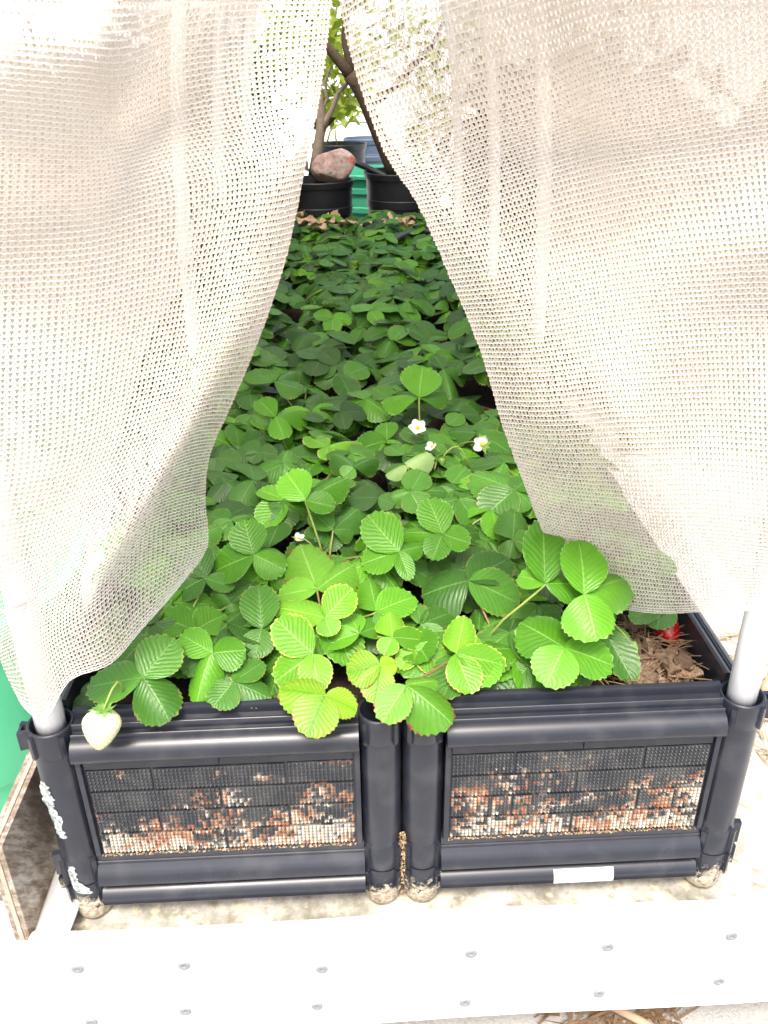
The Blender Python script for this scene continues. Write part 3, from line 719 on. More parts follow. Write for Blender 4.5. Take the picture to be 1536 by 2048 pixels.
# ------------------------------------------------------------------ strawberry plants
def leaflet_mesh(seed, fold, dome, curl, hi=True):
    r = random.Random(seed); nt_ = 10; ns = nt_*2 if hi else 8; nc = 4 if hi else 2
    V = []; UV = []; ED = []; F = []
    asym = r.uniform(-.05, .05); wv = r.uniform(0, 6)
    for j in range(ns+1):
        t = j/ns
        # half width of an obovate leaflet
        h = .5*math.sin(math.pi*min(1, t**.80*.985+.004))**.64*(.74+.38*t)
        h = max(h, .012)
        tooth = (.038 if j % 2 else -.012) if (hi and .22 < t < .99) else 0
        for i in range(-nc, nc+1):
            s = i/nc; x = s*h; y = t
            if abs(i) == nc and tooth:
                x += math.copysign(tooth*1.0, s); y += tooth*.7*(1 if j % 2 else .3)
            if hi and j == ns: y = 1-.03*abs(s)+(.015 if i % 2 else 0)
            # the lateral pleats between veins
            ph = (t-.33*abs(s))*9.5
            z = fold*abs(x)*(1-.55*t)-dome*(x*x*1.6)-curl*(t**2)*.5+curl*.12*t
            z += (.0045*math.cos(2*math.pi*ph)*abs(s)**.5*(1-.3*abs(s)) if hi else 0)
            z += .018*math.sin(t*6+wv+s*2)*abs(s)
            V.append((x+asym*t*(1-t), y, z)); UV.append((s*.5+.5, t)); ED.append(max(abs(s)**3*(1 if t > .15 else .7), max(0, (t-.72)/.28)**2))
    k = 2*nc+1
    for j in range(ns):
        for i in range(k-1): F.append((j*k+i, j*k+i+1, (j+1)*k+i+1, (j+1)*k+i))
    me = mesh_np('leaflet', V, F, [LEAF['m']], smooth=True)
    uvl = me.uv_layers.new(name='UVMap'); li = np.zeros(len(me.loops), np.int32); me.loops.foreach_get('vertex_index', li)
    uvl.data.foreach_set('uv', np.array(UV, np.float32)[li].ravel())
    at = me.attributes.new('edge', 'FLOAT', 'POINT'); at.data.foreach_set('value', np.array(ED, np.float32))
    return me
MESH = {'flat': [leaflet_mesh(i, .05+.04*i, .10, .08+.05*i) for i in range(6)], 'dome': [leaflet_mesh(10+i, .0, .45+.12*i, .2+.09*i) for i in range(6)],
        'fold': [leaflet_mesh(20+i, .16+.05*i, .0, .0+.08*i) for i in range(5)], 'vee': [leaflet_mesh(30+i, .95, .0, .05) for i in range(3)]}
KINDS = ['flat', 'flat', 'dome', 'dome', 'fold']

def zc(y): return .398+.050*sstep(y/.45)
# crowns
crowns = []
ys = .13
row = 0
while ys < 3.25:
    for k, x in enumerate((-.335, -.115, .105, .325)):
        crowns.append([x+random.uniform(-.03, .03), ys+random.uniform(-.04, .04), .306, row, k])
    ys += .205; row += 1
PLANTS = {}
def plant_for(p, hint=None):
    best = min(range(len(crowns)), key=lambda i: (crowns[i][0]-p[0])**2+1.2*(crowns[i][1]-p[1]-.015)**2)
    return best
def get_plant(i):
    if i not in PLANTS: PLANTS[i] = empty('strawberry_plant', crowns[i][:3])
    return PLANTS[i]
def add_leaf(pi, B, leaflets, cls, stem=None):
    """leaflets: (tip, normal, width, meshkind)"""
    root = get_plant(pi); c = np.array(crowns[pi][:3]); B = np.asarray(B, float)
    lift = B-c; side = np.array([random.uniform(-.02, .02), random.uniform(-.02, .02), 0])
    P = [c+(lift*t)+np.array([0, 0, .035])*math.sin(math.pi*t)*(1-t)+side*math.sin(math.pi*t)-np.array([lift[0], lift[1], 0])*.28*math.sin(math.pi*t)*(1 if stem is None else stem) - B for t in (0, .2, .4, .6, .8, .93, 1)]
    b = MB(); b.tube(P, [.0024, .0022, .0020, .0019, .0018, .0018, .0016], 6)
    me = mesh_np('leaf', b.v, b.f, [STEM if cls in 'blyp' or random.random() < .5 else STEM_D], smooth=True)
    lf = link('leaf', me, root); lf.location = B-c
    for (T, n, w_, mk) in leaflets:
        d = np.asarray(T, float)-B; Ln = np.linalg.norm(d); Y = d/Ln; X = np.cross(Y, n); X = unit(X); Z = np.cross(X, Y)
        o = link('leaflet', random.choice(MESH[mk]), lf)
        k_ = cls
        o.material_slots[0].link = 'OBJECT'; o.material_slots[0].material = LEAF[k_]
        Mx = Matrix(((X[0]*w_, Y[0]*Ln, Z[0]*Ln*.9, 0), (X[1]*w_, Y[1]*Ln, Z[1]*Ln*.9, 0), (X[2]*w_, Y[2]*Ln, Z[2]*Ln*.9, .0012), (0, 0, 0, 1)))
        o.matrix_basis = Mx
    return lf

# leaves read off the photograph: junction, leaflet tips with widths, kind, extra height
HAND = [
 ((286, 1356), [(172, 1372, 82), (349, 1276, 86), (337, 1437, 96)], 'm', .012),
 ((425, 1308), [(361, 1270, 58, 'fold'), (492, 1300, 66), (388, 1403, 64)], 'b', .015),
 ((390, 1262), [(313, 1229, 72), (452, 1226, 66)], 'b', .0),
 ((466, 1365), [(425, 1415, 66), (528, 1322, 46), (543, 1398, 55)], 'm', -.012),
 ((507, 1111), [(488, 1040, 72, 'fold'), (425, 1140, 74), (572, 1140, 56)], 'b', .02),
 ((411, 1158), [(375, 1085, 68), (347, 1190, 56), (470, 1176, 36)], 'm', .0),
 ((523, 1259), [(516, 1167, 74), (568, 1225, 50), (510, 1316, 62)], 'm', .0),
 ((462, 1208), [(518, 1160, 32), (422, 1172, 32), (470, 1235, 34)], 'm', -.01),
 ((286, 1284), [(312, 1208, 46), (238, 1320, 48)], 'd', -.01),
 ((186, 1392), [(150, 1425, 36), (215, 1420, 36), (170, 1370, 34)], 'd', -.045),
 ((634, 1180), [(598, 1083, 96), (712, 1120, 76), (554, 1190, 50)], 'r', .02),
 ((651, 1237), [(548, 1211, 64), (705, 1177, 64), (664, 1273, 70)], 'l', .022),
 ((625, 1310), [(551, 1240, 78, 'fold'), (548, 1364, 70), (640, 1382, 64)], 'l', .018),
 ((650, 1393), [(556, 1374, 72), (615, 1474, 88), (716, 1422, 56)], 'y', .008),
 ((761, 1332), [(692, 1345, 70), (748, 1407, 66), (794, 1326, 40)], 'y', .012),
 ((718, 1268), [(698, 1224, 42), (775, 1248, 44), (647, 1290, 42)], 'b', .0),
 ((752, 1225), [(738, 1148, 60), (832, 1190, 62), (775, 1248, 40)], 'b', .008),
 ((785, 1276), [(778, 1212, 56), (856, 1281, 46), (768, 1312, 42)], 'l', .008),
 ((567, 1016), [(509, 1048, 48), (572, 1058, 56), (530, 985, 44)], 'm', -.012),
 ((666, 1062), [(621, 1022, 46, 'fold'), (726, 1005, 62), (708, 1055, 38)], 'm', .0),
 ((655, 1065), [(660, 1106, 84), (610, 1090, 50)], 'm', -.012),
 ((611, 1002), [(570, 944, 68, 'fold'), (694, 950, 42), (671, 1014, 42)], 'b', .05),
 ((937, 1163), [(839, 1182, 100), (1021, 1112, 78), (1042, 1206, 84)], 'm', .02),
 ((885, 1069), [(855, 998, 66, 'fold'), (800, 1062, 38), (941, 1088, 48), (865, 1122, 52)], 'b', .03),
 ((1025, 1081), [(1032, 1010, 68), (1020, 1114, 62), (1064, 1092, 44)], 'm', .0),
 ((1090, 1169), [(1087, 1040, 78, 'fold'), (1036, 1150, 50, 'fold'), (1180, 1167, 62)], 'b', .085),
 ((1168, 1190), [(1160, 1078, 88), (1274, 1140, 88), (1195, 1280, 100)], 'b', .085),
 ((1128, 1297), [(1040, 1242, 92), (1092, 1373, 92), (1229, 1332, 78)], 'b', .02),
 ((912, 1309), [(930, 1226, 62), (1015, 1330, 58), (946, 1387, 66)], 'l', .010),
 ((812, 1372), [(910, 1440, 86), (764, 1447, 70), (880, 1355, 44)], 'r', .022),
 ((842, 1250), [(909, 1222, 48), (886, 1302, 48), (834, 1206, 34)], 'm', -.006),
 ((958, 1262), [(1036, 1312, 58), (960, 1212, 40), (1010, 1236, 44)], 'm', -.012),
 ((1056, 1336), [(1014, 1372, 60), (1102, 1380, 48), (1038, 1292, 38)], 'm', -.022),
 ((1151, 1333), [(1166, 1384, 46), (1130, 1380, 40)], 'm', -.025),
 ((1208, 1262), [(1270, 1366, 54), (1262, 1290, 50), (1240, 1340, 46)], 'm', -.03),
 ((828, 1297), [(895, 1336, 60), (838, 1318, 44), (800, 1340, 40)], 'l', -.006),
 ((1076, 1213), [(1024, 1278, 54), (1050, 1230, 44), (1120, 1260, 44)], 'm', -.012),
 ((1028, 981), [(941, 942, 64), (966, 1034, 80), (1056, 958, 50), (1068, 1010, 50)], 'm', .012),
 ((820, 985), [(846, 940, 56), (770, 994, 34), (903, 976, 50), (846, 1024, 62)], 'm', .012),
 ((979, 966), [(914, 996, 52, 'fold'), (950, 1000, 40)], 'b', .0),
 ((838, 796), [(846, 731, 76, 'fold'), (765, 786, 44), (894, 778, 32)], 'b', .055),
 ((921, 828), [(947, 781, 50), (960, 830, 40), (900, 850, 36)], 'm', .01),
 ((886, 739), [(867, 708, 32, 'fold'), (932, 729, 52), (908, 799, 38)], 'm', .015),
 ((955, 867), [(891, 860, 52), (986, 846, 42), (1030, 908, 44)], 'm', .01),
 ((815, 934), [(866, 898, 26), (770, 950, 24)], 'p', .02),
 ((806, 912), [(862, 882, 42), (775, 890, 36), (830, 925, 30)], 'm', -.01),
 ((551, 835), [(514, 796, 42, 'fold'), (608, 804, 46), (569, 876, 44)], 'b', .035),
 ((550, 765), [(592, 734, 44), (498, 739, 24), (606, 778, 38)], 'm', .035),
 ((655, 895), [(613, 872, 38), (724, 872, 36), (652, 922, 34)], 'l', .008),
 ((707, 936), [(663, 893, 46), (757, 904, 36), (686, 955, 38)], 'm', .015),
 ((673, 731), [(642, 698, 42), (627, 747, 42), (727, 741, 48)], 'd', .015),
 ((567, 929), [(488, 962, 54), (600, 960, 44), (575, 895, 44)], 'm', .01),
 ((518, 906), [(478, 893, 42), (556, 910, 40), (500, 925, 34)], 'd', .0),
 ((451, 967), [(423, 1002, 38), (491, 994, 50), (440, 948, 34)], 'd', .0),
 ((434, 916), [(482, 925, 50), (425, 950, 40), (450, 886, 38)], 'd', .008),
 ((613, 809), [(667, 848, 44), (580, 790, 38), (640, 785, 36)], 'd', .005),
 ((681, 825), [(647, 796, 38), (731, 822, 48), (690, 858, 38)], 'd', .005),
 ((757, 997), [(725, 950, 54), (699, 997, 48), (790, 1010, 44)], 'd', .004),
 ((462, 1041), [(415, 1031, 42), (507, 1023, 34), (428, 1078, 42)], 'm', -.004),
 ((798, 1105), [(735, 1030, 76, 'fold'), (722, 1130, 62), (848, 1090, 36), (820, 1160, 36)], 'b', .028),
 ((655, 506), [(625, 500, 18), (690, 502, 22), (660, 494, 22)], 'l', .045),
 ((742, 622), [(712, 608, 34), (795, 610, 32), (760, 650, 30)], 'b', .04),
 ((655, 600), [(622, 590, 26), (690, 592, 26), (655, 612, 26)], 'm', .03),
 ((770, 530), [(745, 522, 24), (800, 522, 26), (770, 545, 22)], 'b', .03),
 ((855, 505), [(830, 495, 26), (880, 500, 26), (860, 520, 24)], 'm', .03),
]
hand_pts = []
for (J, tips, cls, dz) in HAND:
    y = .3
    for _ in range(6):
        B = at_z(J[0], J[1], zc(y)+dz); y = B[1]
    base_n = unit([random.uniform(-.10, .10), -.42 if J[1] > 900 else -.25, 1])
    lf = []
    for t in tips:
        mk = t[3] if len(t) > 3 else random.choice(KINDS)
        n = base_n
        T = on_plane(t[0], t[1], B, n); d = unit(T-B)
        n2 = unit(n+.22*np.array([d[0], d[1], 0])+RNG.normal(0, .05, 3))
        if mk == 'fold' and t[1] < J[1]-20: n2 = unit(n2+np.array([0, -.45, 0]))
        if mk == 'vee' and t[1] < J[1]: n2 = unit([0, -1., .55])
        T = on_plane(t[0], t[1], B, n2); Ln = np.linalg.norm(T-B)
        Y = (T-B)/Ln; X = unit(np.cross(Y, n2)); mid = B+.6*(T-B)
        pw = np.linalg.norm(proj(mid+X*.01)-proj(mid-X*.01))/.02
        w_ = float(np.clip(t[2]/pw, .55*Ln, 1.2*Ln))
        if mk == 'vee': w_ *= 1.25
        lf.append((T, n2, w_*1.13, mk))
    add_leaf(plant_for(B), B, lf, cls, .3 if dz > .03 else None)
    hand_pts.append(B)
hand_pts = np.array(hand_pts)

def gen_leaf(pi, az, reach, z, size, cls, droop=.25, tilt=.0):
    c = crowns[pi]; B = np.array([c[0]+reach*math.cos(az), c[1]+reach*math.sin(az), z])
    B[0] = np.clip(B[0], -.44, .44); B[1] = max(B[1], .055)
    n = unit([random.uniform(-.25, .25)+.2*math.cos(az), random.uniform(-.25, .25)+.2*math.sin(az)-.12, 1])
    lf = []
    for k, da in enumerate((0, 1.75+random.uniform(-.25, .25), -1.75+random.uniform(-.25, .25))):
        g = az+da; s = size*(1.08 if k == 0 else .95)*random.uniform(.92, 1.08)
        d = np.array([math.cos(g), math.sin(g), 0]); d = unit(d-n*np.dot(d, n))
        n2 = unit(n+droop*random.uniform(.2, 1.3)*d+RNG.normal(0, .07, 3)); d = unit(d-n2*np.dot(d, n2))
        lf.append((B+d*s, n2, s*random.uniform(.82, .98), random.choice(KINDS)))
    return add_leaf(pi, B, lf, cls)
for i, c in enumerate(crowns):
    x, y, z, row, k = c
    corner = (k == 3 and row == 0)
    if corner: continue
    if y < .92:
        n = 13
        for q in range(n):                        # lower storey under the leaves read off the photograph
            az = random.random()*6.28
            hb = x > .2 and y < .5
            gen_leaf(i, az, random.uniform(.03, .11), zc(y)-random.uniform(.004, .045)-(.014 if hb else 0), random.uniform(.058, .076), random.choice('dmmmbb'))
        if y > .45:
            for q in range(6):
                az = random.random()*6.28; g = random.uniform(.05, .12)
                P = np.array([x+g*math.cos(az), y+g*math.sin(az)])
                if np.min(np.hypot(*(hand_pts[:, :2]-P).T)) > .05:
                    gen_leaf(i, az, g, zc(y)+random.uniform(-.02, .012), random.uniform(.055, .068), random.choice('mmd'))
    else:
        n = random.choice((10, 11, 11, 12)); a0 = random.random()*6.28
        for q in range(n):
            inner = q >= 5
            az = a0+q*2.4+random.uniform(-.3, .3)
            top = zc(y)+.012*math.sin(x*9+y*4)
            if inner: gen_leaf(i, az, random.uniform(.02, .06), top+random.uniform(.005, .045), random.uniform(.056, .074), random.choices('mdbl', (5, 2, 2.5, .5))[0], .15)
            else: gen_leaf(i, az, random.uniform(.07, .13), top+random.uniform(-.04, .02), random.uniform(.064, .082), random.choices('mdbl', (6, 3, 1.2, .3))[0])
# bare rim at the back: a few low seedlings already covered by the last row

# flowers, berries
def sepals(mb, c, ax, r, n, up=.3):
    ax = unit(ax); s1 = unit(np.cross(ax, [.3, 1, .2])); s2 = np.cross(ax, s1)
    for k in range(n):
        g = 2*math.pi*k/n+random.uniform(-.15, .15); d = s1*math.cos(g)+s2*math.sin(g); e_ = np.cross(ax, d); l_ = r*random.uniform(.85, 1.2)
        c = np.asarray(c, float); tip = c+d*l_+ax*l_*up*random.uniform(.4, 1.3); mid = c+d*l_*.5+ax*l_*.05; wv = l_*.2
        mb.add([c-e_*wv*.5, c+e_*wv*.5, mid+e_*wv, mid-e_*wv, tip], [(0, 1, 2, 3), (3, 2, 4)])
def flower(px, py, z, pi, r, ax, npet=5, lost=()):
    root = get_plant(pi); c = np.array(crowns[pi][:3]); p = at_z(px, py, z)
    st = MB(); l_ = c-p; st.tube([l_*t+np.array([0, 0, .05*math.sin(math.pi*t)])-unit(ax)*.0035*(1-t) for t in (1, .8, .6, .4, .2, .05, 0)], .0012, 5)
    fl = st.build('flower', STEM, root, smooth=True); fl.location = p-c
    ax = unit(ax); s1 = unit(np.cross(ax, [.3, 1, .2])); s2 = np.cross(ax, s1)
    for k in range(npet):
        if k in lost: continue
        g = 2*math.pi*k/npet+.3; d = s1*math.cos(g)+s2*math.sin(g); e_ = np.cross(ax, d); V = []; F = []
        for j in range(6):
            t = j/5; hw = r*.5*math.sin(math.pi*(.12+.80*t))**.8
            for s in (-1, -.5, 0, .5, 1): V.append(d*r*(.12+t*.95)*(1-.06*s*s)+e_*hw*s+ax*(r*.30*t*t+r*.12*s*s*t))
        F = [(j*5+i, j*5+i+1, (j+1)*5+i+1, (j+1)*5+i) for j in range(5) for i in range(4)]
        link('petal', mesh_np('petal', V, F, [PETAL], smooth=True), fl)
    pm = MB(); V = []
    for j in range(5):
        for i in range(10):
            a_ = math.pi/2*j/4; g = i/10*6.283; rr = r*.30*(1+.1*random.uniform(-1, 1)); V.append((s1*math.cos(g)+s2*math.sin(g))*rr*math.cos(a_)+ax*rr*.8*math.sin(a_))
    pm.add(V, [(j*10+i, j*10+(i+1) % 10, (j+1)*10+(i+1) % 10, (j+1)*10+i) for j in range(4) for i in range(10)]); pm.build('pistil', PISTIL, fl, smooth=True)
    sm = MB(); sepals(sm, -ax*.001, ax, r*1.05, 8, .1); sm.build('calyx', SEPAL, fl)
    return fl
def pidx(px, py, z=.44): return plant_for(at_z(px, py, z))
flower(835, 856, .485, pidx(835, 856), .0165, (-.05, -.55, .8))
flower(965, 889, .475, pidx(965, 889), .0165, (-.45, -.75, .35), 5, (1, 2))
flower(864, 893, .465, pidx(864, 893), .012, (-.5, -.3, .7), 5, (3,))
flower(597, 1077, .425, pidx(597, 1077), .010, (.2, -.2, .9), 5, (0,))

def berry(tip_top, axis, length, wid, m, pi, label, seedm, stalk_to=None, seeds=170):
    root = get_plant(pi); c = np.array(crowns[pi][:3]); p = np.asarray(tip_top, float); ax = unit(axis)
    s1 = unit(np.cross(ax, [.2, .3, 1.])); s2 = np.cross(ax, s1); n, k = 22, 28; V = []
    def rad(t): return wid*.5*(math.sin(math.pi*(.10+.40*t/.32)) if t < .32 else max(0, 1-((t-.32)/.68)**1.6)**.74)
    def pt(t, g): return ax*length*t+(s1*math.cos(g)+s2*math.sin(g))*rad(t)*(1+.04*math.cos(g*2+t*3))
    for j in range(n+1):
        for i in range(k): V.append(pt(j/n, 2*math.pi*i/k)*(1+RNG.normal()*.004))
    F = [(j*k+i, j*k+(i+1) % k, (j+1)*k+(i+1) % k, (j+1)*k+i) for j in range(n) for i in range(k)]
    fr_ = link('strawberry', mesh_np('strawberry', V, F, [m], smooth=True), root); fr_.location = p-c; fr_['label'] = label
    sd_ = MB(); ga = 2.39996
    for q in range(seeds):
        t = .08+.88*((q+.5)/seeds)**.85; g = q*ga; o = pt(t, g); e1 = unit(pt(min(t+.02, .99), g)-pt(t-.02, g)); e2 = unit(np.cross(e1, o-ax*length*t)); nn = unit(np.cross(e2, e1))
        if np.dot(nn, o-ax*length*t) < 0: nn = -nn
        l_, w_ = length*.030, length*.019
        sd_.add([o+e1*l_, o+e2*w_, o-e1*l_, o-e2*w_, o+nn*length*.010], [(0, 1, 4), (1, 2, 4), (2, 3, 4), (3, 0, 4)])
    tag(sd_.build('achene', seedm, fr_, smooth=True), kind='stuff')
    sm = MB(); sepals(sm, -ax*.001, -ax, wid*.36, 9, -.1); sepals(sm, -ax*.0005, -ax, wid*.30, 7, .5); sm.build('calyx', SEPAL, fr_)
    st = MB(); l_ = (c-p) if stalk_to is None else np.asarray(stalk_to)-p
    st.tube([l_*t-ax*.03*math.sin(math.pi*t) for t in (0, .15, .3, .5, .7, 1)], .0014, 5); st.build('fruit_stalk', STEM, fr_, smooth=True)
    return fr_
bt = at_y(207, 1420, -.044); bb = at_y(197, 1500, -.056)
berry(bt, bb-bt, float(np.linalg.norm(bb-bt)), .046, UNRIPE, plant_for(np.array([-.37, .1, .4])), 'pale unripe strawberry hanging over the rim', SEED, at_z(250, 1395, .385))
rt = at_z(1326, 1238, .345); rb = at_z(1345, 1288, .328)
berry(rt, rb-rt, .050, .040, RIPE, plant_for(np.array([.34, .34, .4])), 'ripe red strawberry half hidden under a leaf', RED_ACHENE, at_z(1290, 1225, .36), 90)
# leaf over the ripe berry and the little green fruit beside the bare soil
pi = plant_for(np.array([.34, .34, .4]))
B = at_z(1322, 1205, .385)
add_leaf(pi, B, [(on_plane(1316, 1260, B, unit([0, -.8, .7])), unit([0, -.8, .7]), .056, 'flat'), (on_plane(1262, 1240, B, unit([0, -.5, 1])), unit([0, -.5, 1]), .04, 'flat')], 'm')
gt = at_z(1262, 1283, .365); gb = at_z(1274, 1300, .36)
berry(gt, gb-gt, .018, .012, SEPAL, plant_for(np.array([.3, .2, .4])), 'tiny green forming strawberry', SEED, at_z(1225, 1270, .385), 40)
gt = at_z(885, 915, .455); gb = at_z(884, 927, .445)
berry(gt, gb-gt, .016, .013, SEPAL, plant_for(at_z(885, 915, .44)), 'tiny green forming strawberry', SEED, at_z(940, 935, .43), 40)

# labels for the plants
named = []
def near(px, py, z=.40): return plant_for(at_z(px, py, z))
for px, py, lb in [(286, 1356, 'strawberry plant with a white unripe berry over the rim at the left corner'), (425, 1308, 'bright green strawberry plant just right of the left curtain hem'), (650, 1393, 'yellowing strawberry plant with red edged leaves hanging over the middle of the rim'),
                   (625, 1310, 'lime green strawberry plant at the front middle of the bed'), (912, 1309, 'lime edged strawberry plant spilling over the gap between the planters'), (1128, 1297, 'large leaved strawberry plant beside the bare soil at the right corner'), (1168, 1190, 'strawberry plant with big leaves poking out below the right curtain hem'),
                   (937, 1163, 'strawberry plant with wide dull green leaves in the middle front'), (611, 1002, 'strawberry plant raising one shiny leaf on a tall stalk near the left curtain'), (507, 1111, 'glossy strawberry plant at the torn tip of the left curtain'), (885, 1069, 'strawberry plant with upright pale young leaves at centre of the opening'),
                   (835, 856, 'flowering strawberry plant with white yellow eyed blossoms'), (1325, 1240, 'strawberry plant with a ripe red berry against the right wall'), (838, 796, 'strawberry plant with one tall leaf standing above its first white flower'), (551, 835, 'strawberry plant with a shiny three part leaf beside the left curtain edge')]:
    i = near(px, py, .44 if py < 1000 else .40)
    if i in PLANTS and 'label' not in PLANTS[i]: PLANTS[i]['label'] = lb; named.append(i)
for i, o in PLANTS.items():
    tag(o, None, 'strawberry plant', 'strawberry plants filling the bed')
    if 'label' not in o:
        r_ = crowns[i][3]; sd = crowns[i][4]
        if r_ <= 3: lb = 'strawberry plant hidden low in the front leaves behind the ' + ('left' if sd < 2 else 'right') + ' curtain' if sd in (0, 3) else 'strawberry plant low among the brighter leaves inside the curtain opening'
        elif r_ <= 8: lb = 'dark strawberry plant in the shade ' + ('behind the left curtain' if sd == 0 else 'behind the right curtain' if sd == 3 else 'in the middle of the bed')
        else: lb = 'small looking strawberry plant at the far end of the bed near the pots'
        o['label'] = lb

# ------------------------------------------------------------------ left: plywood and green tub
pw = tag(empty('plywood_sheet', (-.532, .0, 0)), 'weathered grey brown plywood sheet standing on edge beside the left planter', 'plywood sheet')
pft = at_y(6, 1690, -.06); zt = pft[2]
b = MB(); b.box((-.004, -.062, .016), (.0035, 1.0, zt-.001), .0006); b.build('face_veneer', PLY, pw)
b = MB(); b.box((-.011, -.063, .016), (-.0045, 1.0, zt), .0006); b.build('core_ply', PLYEDGE, pw)
b = MB(); b.box((-.018, -.061, .016), (-.0115, 1.0, zt-.001), .0006); b.build('back_veneer', PLY, pw)
bt_ = tag(empty('garden_tub', (-.90, .60, GZ)), 'big green plastic tub with stepped sides standing left of the planter', 'tub')
b = MB(); b.lathe([(.02, 0), (.222, 0), (.232, .012), (.244, .150), (.246, .156), (.262, .166), (.266, .172), (.285, .52), (.275, .52), (.25, .17), (.22, .03), (.02, .02)], (0, 0, 0), 64)
b.build('tub_wall', BINM, bt_, auto=40)
b = MB(); b.lathe([(.284, .50), (.302, .503), (.306, .512), (.304, .535), (.292, .54), (.276, .535)], (0, 0, 0), 64); b.build('tub_rim', BINM, bt_, auto=40)

# ------------------------------------------------------------------ pots, trees and the rest behind the bed
def pot(x, y, z0, h, r, m, label, group='nursery pots behind the bed', soil=True):
    root = tag(empty('nursery_pot', (x, y, z0)), label, 'plant pot', group)
    b = MB(); b.lathe([(.01, 0), (r*.80, 0), (r*.82, .01), (r*.93, h*.74), (r*.955, h*.745), (r*.96, h*.80), (r*.945, h*.805), (r*.96, h-.03)], (0, 0, 0), 48); b.build('pot_wall', m, root, auto=40)
    b = MB(); b.lathe([(r*.955, h-.032), (r*1.0, h-.03), (r*1.02, h-.004), (r*1.0, h), (r*.96, h-.002), (r*.93, h-.05), (r*.90, h*.5)], (0, 0, 0), 48); b.build('pot_rim', m, root, auto=40)
    if soil:
        b = MB(); b.lathe([(.001, h-.045), (r*.5, h-.05), (r*.93, h-.052)], (0, 0, 0), 32); b.build('pot_soil', SOIL, root, smooth=True)
    return root
PB = pot(-.168, 3.56, 0, .600, .172, POTM, 'black nursery pot holding a pinkish rock at the far end')
PC = pot(.245, 3.60, 0, .628, .185, POTM, 'black nursery pot with the leaning dark trunk at the far end')
pot(-.06, 4.75, 0, .665, .165, POTM, 'black nursery pot rim showing behind the pinkish rock')
for k in range(3): pot(.13, 5.2, .10*k, .46, .16, POTB, 'faded bluish pot in a nested stack behind the black pots', 'stacked bluish pots', soil=(k == 2))
pot(1.0, 2.0, 0, .42, .19, POTM, 'black pot outside the right hem of the cover'); pot(-.95, 2.5, 0, .5, .2, POTM, 'black pot outside the left hem of the cover'); pot(.98, 2.9, 0, .46, .2, POTM, 'black pot beyond the right side of the bed'); pot(-.9, 3.3, 0, .5, .2, POTM, 'black pot beyond the left side of the bed')
pot(-.57, 3.62, 0, .66, .185, POTM, 'black nursery pot left of the one with the rock'); pot(-.98, 3.75, 0, .66, .185, POTM, 'leftmost black nursery pot in the far row')
pot(.67, 3.62, 0, .66, .185, POTM, 'black nursery pot right of the one with the leaning trunk'); pot(1.08, 3.75, 0, .66, .185, POTM, 'rightmost black nursery pot in the far row')
# mint tub
mt = tag(empty('mint_tub', (.12, 4.28, 0)), 'mint green plastic tub glimpsed between the black pots', 'tub')
b = MB(); b.lathe([(.02, 0), (.21, 0), (.235, .36), (.25, .365), (.252, .39), (.245, .395), (.25, .46), (.262, .465), (.264, .49), (.256, .495), (.262, .54), (.275, .542), (.275, .56), (.25, .56), (.2, .03)], (0, 0, 0), 56); b.build('tub_wall', MINT, mt, auto=40)
b = MB(); b.lathe([(.272, .540), (.286, .543), (.288, .558), (.276, .562)], (0, 0, 0), 56); b.build('tub_rim', MINT, mt, auto=40)
# rock
bm = bmesh.new(); bmesh.ops.create_icosphere(bm, subdivisions=4, radius=1)
rk = random.Random(3); planes = [(Vector((rk.gauss(0, 1), rk.gauss(0, 1), rk.gauss(0, 1))).normalized(), rk.uniform(.66, .9)) for _ in range(12)]
for v in bm.verts:
    for n_, d_ in planes:
        s = v.co.dot(n_)-d_
        if s > 0: v.co -= n_*s*.92
    v.co *= 1+rk.uniform(-.01, .01)
    v.co = Vector((v.co.x*.112, v.co.y*.09, v.co.z*.078))
me = bpy.data.meshes.new('rock'); bm.to_mesh(me); bm.free(); me.materials.append(ROCKM); me.polygons.foreach_set('use_smooth', np.ones(len(me.polygons), bool))
rc = at_y(668, 332, 3.48); o = link('rock', me); o.location = rc; o.rotation_euler = (.1, -.15, .3); tag(o, 'pinkish grey rock resting in the left black pot', 'rock')
sl = tag(empty('weed_seedling', at_y(655, 352, 3.42)), 'small fresh green weed growing at the foot of the rock', 'weed')
for k in range(6):
    g = k*1.05; V = [(0, 0, 0)]; d = np.array([math.cos(g), math.sin(g)*.6, .35+.2*(k % 2)])*.04; e_ = np.array([-math.sin(g), math.cos(g), 0])*.013
    link('seedling_leaf', mesh_np('seedling_leaf', [(0, 0, 0), d*.55+e_, d, d*.55-e_], [(0, 1, 2, 3)], [LEAF['b'] if False else SEPAL]), sl)
# hoses
h = MB(); h.tube([at_y(px, py, y) for px, py, y in ((766, 520, 2.70), (774, 494, 2.72), (788, 478, 2.74), (812, 467, 2.76), (840, 462, 2.78), (875, 462, 2.8), (930, 470, 2.82), (960, 500, 2.84))], .0112, 10)
tag(h.build('garden_hose', HOSE, smooth=True), 'grey hose looping out of the leaves at the far end of bed', 'hose')
h = MB(); h.tube([at_y(px, py, y) for px, py, y in ((690, 318, 3.75), (712, 326, 3.72), (735, 336, 3.68), (760, 348, 3.6), (800, 360, 3.6))], .0155, 10)
tag(h.build('garden_hose', HOSEB, smooth=True), 'black hose running behind the rock into the right pot', 'hose')

